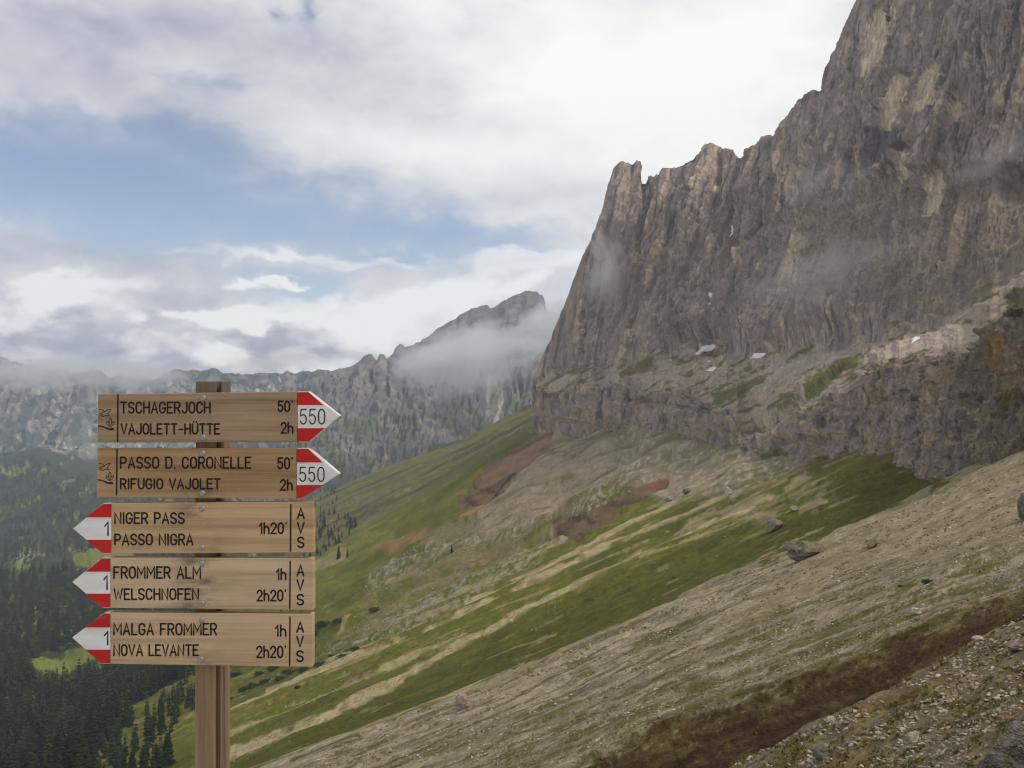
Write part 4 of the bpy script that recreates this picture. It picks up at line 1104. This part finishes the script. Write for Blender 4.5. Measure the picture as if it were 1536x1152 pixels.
def scatter_points(poly, n, sheets=None, ok=None):
    P = np.array(poly, float); out = []
    lo, hi = P.min(0), P.max(0)
    while n > 0:
        uu = rng.uniform(lo[0], hi[0], 400); vv_ = rng.uniform(lo[1], hi[1], 400)
        keep = in_poly(uu, vv_, poly)
        if ok is not None:
            keep &= ok(uu, vv_)
        if not keep.any():
            n -= 40; continue
        for u, v in zip(uu[keep], vv_[keep]):
            if n <= 0: break
            n -= 1
            g = ground_at(u, v, sheets)
            if g is not None:
                out.append((g[0], u, v))
    return out


def stone_field(name, pts, sizes, tones, flat=.65, hires=False):
    tmpl = [rock_co(ICO2[0] if hires else ICO1[0], 40 + k, 12, .35, .8) for k in range(10)]
    tf = (ICO2 if hires else ICO1)[1]
    CO, FS, TI = [], [], []
    off = 0
    for (p, u, v), s in zip(pts, sizes):
        q = tmpl[rng.integers(10)] * np.array([1, rng.uniform(.6, 1.1), rng.uniform(.4, flat + .2)]) * s
        a = rng.uniform(0, 6.28); c_, s_ = math.cos(a), math.sin(a)
        x, y = q[:, 0] * c_ - q[:, 1] * s_, q[:, 0] * s_ + q[:, 1] * c_
        tl = rng.normal(0, .25)
        CO.append(np.stack([x + p[0], y + p[1], q[:, 2] + tl * x + p[2] + s * .15], 1)); FS.append(tf + off); off += len(q)
        t = np.array(tones[rng.integers(len(tones))]) * rng.uniform(.75, 1.2)
        TI.append(np.tile(t, (len(q), 1)))
    o = mesh_obj(name, np.concatenate(CO), np.concatenate(FS), M_stone_small, np.concatenate(TI))
    return tag(o, kind='stuff')


def sizes_px(pts, lo, hi, pw=2.2):
    r = rng.random(len(pts)) ** pw
    return [(lo + (hi - lo) * k) * p[1] / F / 2 for k, (p, u, v) in zip(r, pts)]


stone_tones = [C(156, 146, 126), C(136, 126, 108), C(168, 158, 138), C(120, 108, 94), C(142, 126, 106)]
clump = lambda sc, th, sd: (lambda u, v: fbm((u - .45 * v) / (sc * 4.5), (v + .48 * u) / sc, 3, sd) + rng.normal(0, .22, u.shape) > th)
near_poly = [(1085, 1152), (1240, 1082), (1370, 1012), (1460, 965), (1545, 918), (1600, 1152)]
pts = scatter_points(near_poly, 3600, [hill], clump(26, -.05, 801)); stone_field('scree_stones', pts, sizes_px(pts, 1.6, 13, 3.0), [t * .72 for t in stone_tones], .5, True)
mid_poly = [(870, 1145), (1010, 1072), (1250, 980), (1400, 922), (1540, 876), (1545, 705), (1460, 705), (1350, 765), (1240, 806), (1050, 890), (870, 968), (693, 1042), (560, 1092), (430, 1152)]
pts = scatter_points(mid_poly, 7500, [hill], clump(20, .02, 811)); stone_field('scree_stones', pts, sizes_px(pts, 1.4, 6.5, 3.4), [t * .95 for t in stone_tones], .35)
rub_poly = [(905, 700), (1000, 712), (930, 745), (880, 772), (830, 790), (700, 870), (590, 935), (500, 960), (540, 900), (480, 905), (560, 862), (640, 800), (720, 770), (800, 740)]
pts = scatter_points(rub_poly, 2000, [hill], clump(14, .05, 821)); stone_field('rubble_stones', pts, sizes_px(pts, 1.2, 4.5, 3.0), [C(136, 128, 112), C(120, 112, 98), C(150, 142, 126), C(104, 96, 80)])
band_poly = [(345, 1150), (560, 1080), (870, 960), (1240, 795), (1460, 695), (1290, 690), (1050, 800), (830, 890), (500, 960), (345, 1030)]
pts = scatter_points(band_poly, 1100, [hill], clump(10, .25, 831)); stone_field('meadow_stones', pts, sizes_px(pts, 1.3, 4.5, 2.6), [C(150, 142, 120), C(128, 120, 98), C(110, 96, 70)])
far_poly = [(470, 740), (620, 690), (800, 612), (790, 640), (690, 712), (560, 785), (480, 830)]
pts = scatter_points(far_poly, 420, [hill], clump(10, .15, 841)); stone_field('distant_stones', pts, sizes_px(pts, 1.3, 4, 2.4), [C(140, 134, 120), C(116, 108, 92)])

# ------------------------------------------------------------------ snow patches
M_snow = plain_mat('old_snow', (.86, .84, .82), 0.7, 0.08, 0.6)
SNOW = [([(1040, 533), (1050, 520), (1058, 515), (1060, 522), (1050, 532)], 'steep tongue of old snow at the foot of the dark cleft in the main wall'),
        ([(1056, 557), (1066, 549), (1076, 552), (1068, 558)], 'oval snow patch on the terrace scree, lowest of the three beside the gully mouth'),
        ([(1056, 543), (1062, 540), (1063, 543), (1058, 545)], 'tiny snow patch between two larger ones on the terrace scree'),
        ([(1122, 538), (1128, 530), (1148, 530), (1142, 538), (1132, 539)], 'broad dirty snow patch under the main wall, right of the gully mouth'),
        ([(1098, 338), (1103, 340), (1108, 336), (1107, 352), (1102, 356)], 'small snow patch lodged high in the vertical cleft of the main wall'),
        ([(1068, 438), (1072, 440), (1074, 450), (1077, 462), (1072, 458), (1069, 448)], 'thin curved streak of snow low in the cleft of the main wall'),
        ([(1360, 517), (1372, 506), (1384, 502), (1380, 508), (1368, 517)], 'narrow snow streak on the pale scree fan under the wall')]
for poly, label in SNOW:
    P = np.array(poly, float); step = 1.0
    us = np.arange(P[:, 0].min() - 1, P[:, 0].max() + 2, step); vs = np.arange(P[:, 1].min() - 1, P[:, 1].max() + 2, step)
    UU, VV = np.meshgrid(us, vs); ins = in_poly(UU + .8 * fbm(UU / 4, VV / 4, 2, 850), VV, poly)
    co, idx, fs = [], {}, []
    for r in range(UU.shape[0]):
        for c in range(UU.shape[1]):
            if ins[r, c]:
                g = ground_at(UU[r, c], VV[r, c], [cl])
                if g is None: continue
                n = g[1] if g[1][1] < 0 else -g[1]
                idx[r, c] = len(co); co.append(g[0] + n * 0.2 + np.array([0, -0.25, .05]))
    for (r, c) in list(idx):
        q = [(r, c), (r, c + 1), (r + 1, c + 1), (r + 1, c)]
        if all(k in idx for k in q): fs.append([idx[k] for k in q])
    if not fs: continue
    co = np.array(co); mid = co.mean(0)
    o = mesh_obj('snow_patch', co - mid, fs, M_snow, smooth=True); o.location = mid
    sm = o.modifiers.new('thickness', 'SOLIDIFY'); sm.thickness = 0.6; sm.offset = 0
    tag(o, label, 'snow patch')

# ------------------------------------------------------------------ trees
M_leaf = plain_mat('conifer_needles', (1, 1, 1), 0.85, 0.25, 0.5, tint=True)
M_bark = plain_mat('bark', (.06, .042, .03), 0.95, 0.3, 3.0)


def spruce_shape(seed, layers, nb, rad=.2, fill=2):
    """needle sprays of a conifer one unit high: drooping boughs in whorls of uneven length"""
    r = np.random.default_rng(seed)
    co, fs, ti = [], [], []
    for l in range(layers):
        h = .06 + .90 * (l + r.uniform(-.2, .2)) / layers
        R = rad * (1 - h) ** .8 * r.uniform(.8, 1.15) + .012
        for k in range(nb):
            if r.random() < .08: continue
            a = 2 * math.pi * (k + r.uniform(-.35, .35)) / nb + l * 1.1
            L = R * r.uniform(.6, 1.2); d = np.array([math.cos(a), math.sin(a), 0]); s = np.array([-d[1], d[0], 0])
            dr = r.uniform(.2, .55) * L; w = L * r.uniform(.28, .42)
            p0 = np.array([0, 0, h + .02]); pm = d * L * .55 + [0, 0, h - dr * .35]; pt = d * L + [0, 0, h - dr]
            shade = r.uniform(.75, 1.25)
            i = len(co)
            co += [p0, pm + s * w + [0, 0, -.012], pt, pm - s * w + [0, 0, -.012]]; fs.append([i, i + 1, i + 2, i + 3]); ti += [shade] * 4
            if fill > 1:
                i = len(co); hang = .05 + .25 * L
                co += [p0, pm + [0, 0, .01], pt + [0, 0, .004], pm + d * L * .05 + [0, 0, -hang]]; fs.append([i, i + 1, i + 2, i + 3]); ti += [shade * .9] * 4
    i = len(co)                                     # leader shoot
    co += [np.array([.012, 0, .9]), np.array([-.008, .01, .9]), np.array([0, 0, 1.0]), np.array([-.006, -.01, .9])]; fs.append([i, i + 1, i + 2, i + 3]); ti += [1] * 4
    return np.array(co), np.array(fs), np.array(ti)


def trunk_shape():
    co, fs = [], []
    for z, r in ((-.06, .022), (.1, .017), (.5, .011), (.95, .003)):
        co += [(r * math.cos(a), r * math.sin(a), z) for a in np.arange(6) * math.pi / 3]
    for j in range(3):
        fs += [[j * 6 + i, j * 6 + (i + 1) % 6, (j + 1) * 6 + (i + 1) % 6, (j + 1) * 6 + i] for i in range(6)]
    return np.array(co), np.array(fs)


GREENS = [(.022, .038, .015), (.030, .048, .016), (.018, .031, .014), (.054, .068, .020), (.036, .046, .019)]
PROTO = []
tco, tfs = trunk_shape()
for k in range(5):
    co, fs, ti = spruce_shape(300 + k, 17 + k % 3, 9, .17 + .02 * (k % 3))
    c = mesh_obj('crown', co, fs, M_leaf, ti[:, None] * np.array(GREENS[k])[None], link=False)
    t = mesh_obj('trunk', tco, tfs, M_bark, link=False)
    PROTO.append((c, t))


def plant(p, h, label, group, kind=None):
    k = rng.integers(5) if kind is None else kind
    r = empty('spruce_tree', p); r.rotation_euler = (0, 0, rng.uniform(0, 6.28)); f = rng.uniform(.85, 1.2); r.scale = (h * f, h * f, h)
    tag(r, label, 'tree', group)
    for src in PROTO[k]:
        o = src.copy(); COL.objects.link(o); o.parent = r
    return r


def not_in(*polys):
    return lambda u, v: ~np.any([in_poly(u, v, q) for q in polys], 0)


MEAD = [[(40, 1000), (60, 985), (140, 962), (165, 990), (150, 1015), (110, 1022), (55, 1040)], [(-60, 870), (-60, 852), (40, 838), (100, 824), (145, 816), (200, 810), (200, 852), (120, 856), (60, 852)], [(170, 1072), (290, 1012), (290, 1030), (200, 1078)], [(0, 1114), (60, 1106), (140, 1106), (140, 1097), (60, 1097), (0, 1104)]]
dense = not_in(*MEAD)
forest = [(p, u, v, rng.uniform(9, 23)) for p, u, v in scatter_points([(-50, 862), (60, 846), (145, 842), (300, 822), (330, 900), (300, 1000), (215, 1070), (150, 1120), (120, 1200), (-50, 1200)], 2100, [hill, va], dense)]
forest += [(p, u, v, rng.uniform(7, 13)) for p, u, v in scatter_points([(120, 1200), (150, 1120), (215, 1070), (300, 1000), (470, 900), (480, 935), (345, 1010), (290, 1075), (230, 1200)], 130, [hill, va], lambda u, v: rng.random(u.shape) < .5)]
forest = [f for f in forest if f[2] > 690]
far_trees = [(p, u, v, rng.uniform(11, 19)) for p, u, v in scatter_points([(-60, 694), (60, 684), (100, 712), (145, 708), (200, 700), (460, 690), (460, 780), (300, 818), (145, 824), (60, 842), (-60, 850)], 3600, [va])]
slope_trees = [(p, u, v, rng.uniform(7, 13)) for p, u, v in scatter_points([(470, 770), (500, 766), (545, 790), (480, 836), (455, 850), (455, 770)], 85, [hill])] + [(p, u, v, rng.uniform(6, 10)) for p, u, v in scatter_points([(470, 738), (505, 730), (505, 765), (470, 770)], 16, [hill])]
forest.sort(key=lambda f: -f[3] / f[0][1])
for p, u, v, h in forest[:195]:
    plant(p, h, 'dark green spruce in the thick wood filling the valley beside the signpost', 'spruces of the valley wood')
for p, u, v, h in slope_trees:
    plant(p, h, 'small dark conifer in the thin wood on the far grassy slope behind the signs', 'conifers on the far slope')
for u, v, hp, lab in ((508, 838, 20, 'taller of two dark conifers side by side on the grassy crest beside the third board'), (521, 836, 12, 'shorter conifer beside its taller neighbour on the grassy crest by the third board'),
                      (677, 829, 13, 'lone small conifer among the stones in the middle of the slope'), (250, 1160, 66, 'tallest pale green spruce, alone just left of the signpost foot'), (243, 1062, 20, 'small dark spruce on the bright grass just left of the post'),
                      (128, 1180, 60, 'bushy spruce at the bottom edge of the wood, left of the tallest spruce')):
    g = ground_at(u, min(v, 1151), [hill, va])
    if g is not None:
        p = g[0].copy()
        if v > 1151: p[2] -= (v - 1151) * p[1] / F
        plant(p, hp * p[1] / F, lab, None)


def tree_mass(name, trees, layers, nb, fill, tint):
    tm = [spruce_shape(400 + k, layers, nb, .17 + .02 * (k % 3), fill) for k in range(6)]
    CO, FS, TI = [], [], []
    off = 0
    for (p, u, v, h) in trees:
        co, fs, ti = tm[rng.integers(6)]
        a = rng.uniform(0, 6.28); c_, s_ = math.cos(a), math.sin(a); f = rng.uniform(.9, 1.35)
        CO.append(np.stack([(co[:, 0] * c_ - co[:, 1] * s_) * h * f + p[0], (co[:, 0] * s_ + co[:, 1] * c_) * h * f + p[1], co[:, 2] * h + p[2]], 1))
        FS.append(fs + off); off += len(co)
        g = np.array(GREENS[rng.integers(5)])
        pale = float(sstep(fbm(np.array([u / 34.0]), np.array([v / 20.0]), 3, 871)[0], .35, .9))
        g = g * (1 - pale) + np.array((.075, .095, .028)) * pale
        TI.append(ti[:, None] * g[None] * tint)
    o = mesh_obj(name, np.concatenate(CO), np.concatenate(FS), M_leaf, np.concatenate(TI))
    return tag(o, kind='stuff')


beside = [(p, u, v, rng.uniform(9, 22)) for p, u, v in scatter_points([(-420, 862), (-50, 862), (-50, 1200), (-420, 1200)], 1500, [hill, va])]
far_trees += [(p, u, v, rng.uniform(11, 19)) for p, u, v in scatter_points([(-420, 700), (-60, 694), (-60, 850), (-420, 870)], 1700, [va])]
tree_mass('valley_forest', forest[195:] + beside, 10, 7, 2, 1.0)
tree_mass('distant_forest', far_trees, 8, 7, 2, 0.9)

# dwarf pines: low spreading bushes on the meadow below the landslip
M_bush = plain_mat('shrub_leaves', (1, 1, 1), 0.85, 0.25, 1.0, tint=True)


def bush_mesh(seed, n=420):
    r = np.random.default_rng(seed)
    d = r.normal(size=(n, 3)); d /= np.linalg.norm(d, axis=1)[:, None]; d[:, 2] = np.abs(d[:, 2])
    rad = r.uniform(.45, 1.0, n) * (1 + .35 * fbm(d[:, 0] * 2 + seed, d[:, 1] * 2, 3, 880))
    c = d * rad[:, None] * np.array([1, .8, .55])
    s = r.uniform(.06, .14, n)
    co, ti = [], []
    a = r.normal(size=(n, 3)); a /= np.linalg.norm(a, axis=1)[:, None]; b = np.cross(a, d); b /= np.linalg.norm(b, axis=1)[:, None] + 1e-6
    Q = np.stack([c - a * s[:, None], c + b * s[:, None] * .6, c + a * s[:, None], c - b * s[:, None] * .6], 1).reshape(-1, 3)
    t = np.repeat(r.uniform(.7, 1.3, n), 4)[:, None] * np.array((.030, .046, .014))
    return mesh_obj('foliage', Q, np.arange(4 * n).reshape(-1, 4), M_bush, t, link=False)


BUSH = [bush_mesh(k) for k in range(3)]


def tuft_field(name, pts, lo, hi, tones):
    """short upright blades in clumps"""
    r = np.random.default_rng(len(pts)); CO, TI = [], []
    for (p, u, v) in pts:
        m = p[1] / F; h = r.uniform(lo, hi) * m; n = 9
        a = r.uniform(0, 6.28, n); d = r.uniform(0, .9, n) * h * 1.6; c = np.stack([np.cos(a) * d + p[0], np.sin(a) * d + p[1], np.full(n, p[2] - .15 * h)], 1)
        b = r.uniform(0, 6.28, n); w = np.stack([np.cos(b), np.sin(b), np.zeros(n)], 1) * h * .35
        t = np.stack([r.normal(0, .35, n) * h, r.normal(0, .35, n) * h, r.uniform(.5, 1.1, n) * h], 1)
        CO.append(np.stack([c - w, c + w, c + t + w * .3, c + t - w * .3], 1).reshape(-1, 3))
        TI.append(np.repeat(np.array(tones[r.integers(len(tones))])[None] * r.uniform(.7, 1.3, (n, 1)), 4, 0))
    Q = np.concatenate(CO)
    o = mesh_obj(name, Q, np.arange(len(Q)).reshape(-1, 4), M_bush, np.concatenate(TI)); return tag(o, kind='stuff')


gt = [C(66, 72, 18), C(82, 84, 26), C(58, 60, 18), C(96, 90, 40)]
tuft_field('grass_tufts', scatter_points(band_poly, 1500, [hill], clump(9, .25, 891)), 0.5, 1.5, gt)
tuft_field('scree_grass', scatter_points(mid_poly, 3600, [hill], clump(9, .22, 892)), 0.8, 2.4, [C(96, 94, 36), C(108, 100, 54), C(84, 84, 34)])
tuft_field('dry_grass', scatter_points([(880, 1150), (1010, 1066), (1250, 974), (1400, 915), (1545, 866), (1545, 922), (1400, 1000), (1240, 1086), (1090, 1152)], 450, [hill], clump(18, -.1, 893)), 0.8, 2.6, [C(92, 72, 48), C(80, 62, 40), C(104, 86, 54), C(84, 76, 40)])
tuft_field('near_grass', scatter_points(near_poly, 1700, [hill], clump(16, .12, 894)), 1.6, 4.5, [C(98, 88, 46), C(84, 80, 38), C(110, 92, 58), C(72, 70, 34)])
def bush(u, v, w, hh, label, group):
    g = ground_at(u, v, [hill, va])
    if g is None: return
    p = g[0]; m = p[1] / F
    o = BUSH[rng.integers(3)].copy(); o.name = 'dwarf_pine'; COL.objects.link(o)
    o.location = p; o.scale = (w * m / 2, w * m / 2 * 1.2, hh * m); o.rotation_euler = (0, 0, rng.uniform(0, 6.28))
    tag(o, label, 'shrub', group)


for (u, v, w, hh) in ((486, 938, 34, 12), (470, 950, 30, 14), (506, 932, 20, 8), (535, 975, 26, 7), (515, 985, 22, 6), (480, 998, 26, 9), (455, 1006, 24, 10), (435, 1010, 26, 10), (420, 1020, 22, 9), (400, 1024, 26, 10), (380, 1030, 24, 9), (365, 1036, 20, 10), (445, 1032, 10, 7), (497, 985, 12, 6), (355, 1014, 24, 12),
                      (410, 1004, 26, 10), (390, 1012, 22, 9), (345, 1050, 16, 8), (470, 972, 20, 7), (562, 916, 26, 8)):
    bush(u, v, w, hh, 'low dark dwarf pine spreading on the meadow right of the signpost', 'dwarf pines on the meadow')
bush(1392, 874, 22, 9, 'small bright green shrub alone on the stony slope above the brown gully', None)
bush(1352, 880, 12, 4, 'flat green cushion plant on stony ground left of the small shrub', None)
#@@AIR@@

# ------------------------------------------------------------------ drifting mist and the air itself
def mist_mat(name, dens, sc=2.4, hard=0.5):
    m = bpy.data.materials.new(name); m.use_nodes = True
    t = m.node_tree; t.nodes.clear(); N = NT(t)
    pos = N.n('ShaderNodeTexCoord').outputs['Object']
    ln = N.n('ShaderNodeVectorMath', operation='LENGTH'); N.link(pos, ln.inputs[0])
    f = N.noise(pos, sc, 4, 0.55, 0.3)
    k = N.m('ADD', N.m('SUBTRACT', 1.0, ln.outputs[1 if len(ln.outputs) > 1 else 0]), N.m('MULTIPLY', N.m('SUBTRACT', f, 0.62), 1.9))
    k = N.smooth(k, 0.0, hard)
    edge = N.smooth(ln.outputs[1], 1.0, 0.8)
    v = N.n('ShaderNodeVolumePrincipled')
    v.inputs['Color'].default_value = (0.99, 0.985, 0.985, 1); v.inputs['Anisotropy'].default_value = 0.45
    N.link(N.m('MULTIPLY', N.m('MULTIPLY', k, edge), dens), v.inputs['Density'])
    o = N.n('ShaderNodeOutputMaterial'); N.link(v.outputs[0], o.inputs['Volume'])
    m.cycles.volume_sampling = 'MULTIPLE_IMPORTANCE'
    return m


MIST = [(705, 532, 2080, 150, 84, 180, 2.2, 0, 2.2, .9), (805, 486, 2250, 80, 46, 160, 1.4, .3, 2.2, .9), (640, 545, 2080, 95, 50, 140, 1.6, 0, 2.2, .9), (838, 490, 1500, 54, 66, 120, 1.1, .2, 2.0, .9),
        (912, 400, 1000, 42, 105, 45, 1.1, .42, 2.4, 1.2), (905, 420, 990, 60, 50, 40, .8, .2, 2.4, 1.2), (1490, 240, 560, 110, 40, 40, .55, .42, 2.2, 1.2), (1215, 275, 690, 60, 44, 40, .4, .3, 2.2, 1.2), (1280, 270, 660, 50, 40, 40, .3, .3, 2.2, 1.2), (1500, 20, 640, 120, 60, 60, .5, .2, 2.0, 1.2),
        (1230, 410, 580, 220, 80, 50, .35, .2, 2.6, 1.3), (80, 556, 4000, 260, 42, 420, 1.1, 0, 2.8, .8), (215, 566, 4050, 90, 34, 300, .9, 0, 2.4, .8), (420, 540, 3600, 150, 30, 300, .5, 0, 2.4, .9)]
for (u, v, Y, ru, rv, rd_, od, rot, sc, hard) in MIST:
    m = Y / F
    co, fs = ICO2
    o = mesh_obj('mist', co, fs, None, smooth=True)
    o.location = ((u - CU) * m, Y, (CV - v) * m); o.scale = (ru * m, rd_, rv * m); o.rotation_euler = (0, -rot, 0)
    o.data.materials.append(mist_mat('mist', od * 2.4 / rd_, sc, hard))
    tag(o, kind='stuff')

lo = np.array([min(s.X.min() for s in SHEETS), -60.0, min(s.Z.min() for s in SHEETS)]); hi = np.array([max(s.X.max() for s in SHEETS), max(s.Y.max() for s in SHEETS), max(s.Z.max() for s in SHEETS)])
lo = np.minimum(lo, [-300, -60, -20]) - [30, 0, 1]; hi = hi + [30, 50, 20]
co = [(x, y, z) for x in (lo[0], hi[0]) for y in (lo[1], hi[1]) for z in (lo[2], hi[2])]
haze = mesh_obj('haze', co, [[0, 1, 3, 2], [4, 6, 7, 5], [0, 4, 5, 1], [2, 3, 7, 6], [0, 2, 6, 4], [1, 5, 7, 3]])
hm = bpy.data.materials.new('haze'); hm.use_nodes = True; ht_ = hm.node_tree; ht_.nodes.clear(); N = NT(ht_)
v = N.n('ShaderNodeVolumePrincipled'); v.inputs['Color'].default_value = (0.78, 0.88, 1.0, 1); v.inputs['Density'].default_value = 0.00009
N.link(v.outputs[0], N.n('ShaderNodeOutputMaterial').inputs['Volume'])
haze.data.materials.append(hm); tag(haze, kind='stuff')
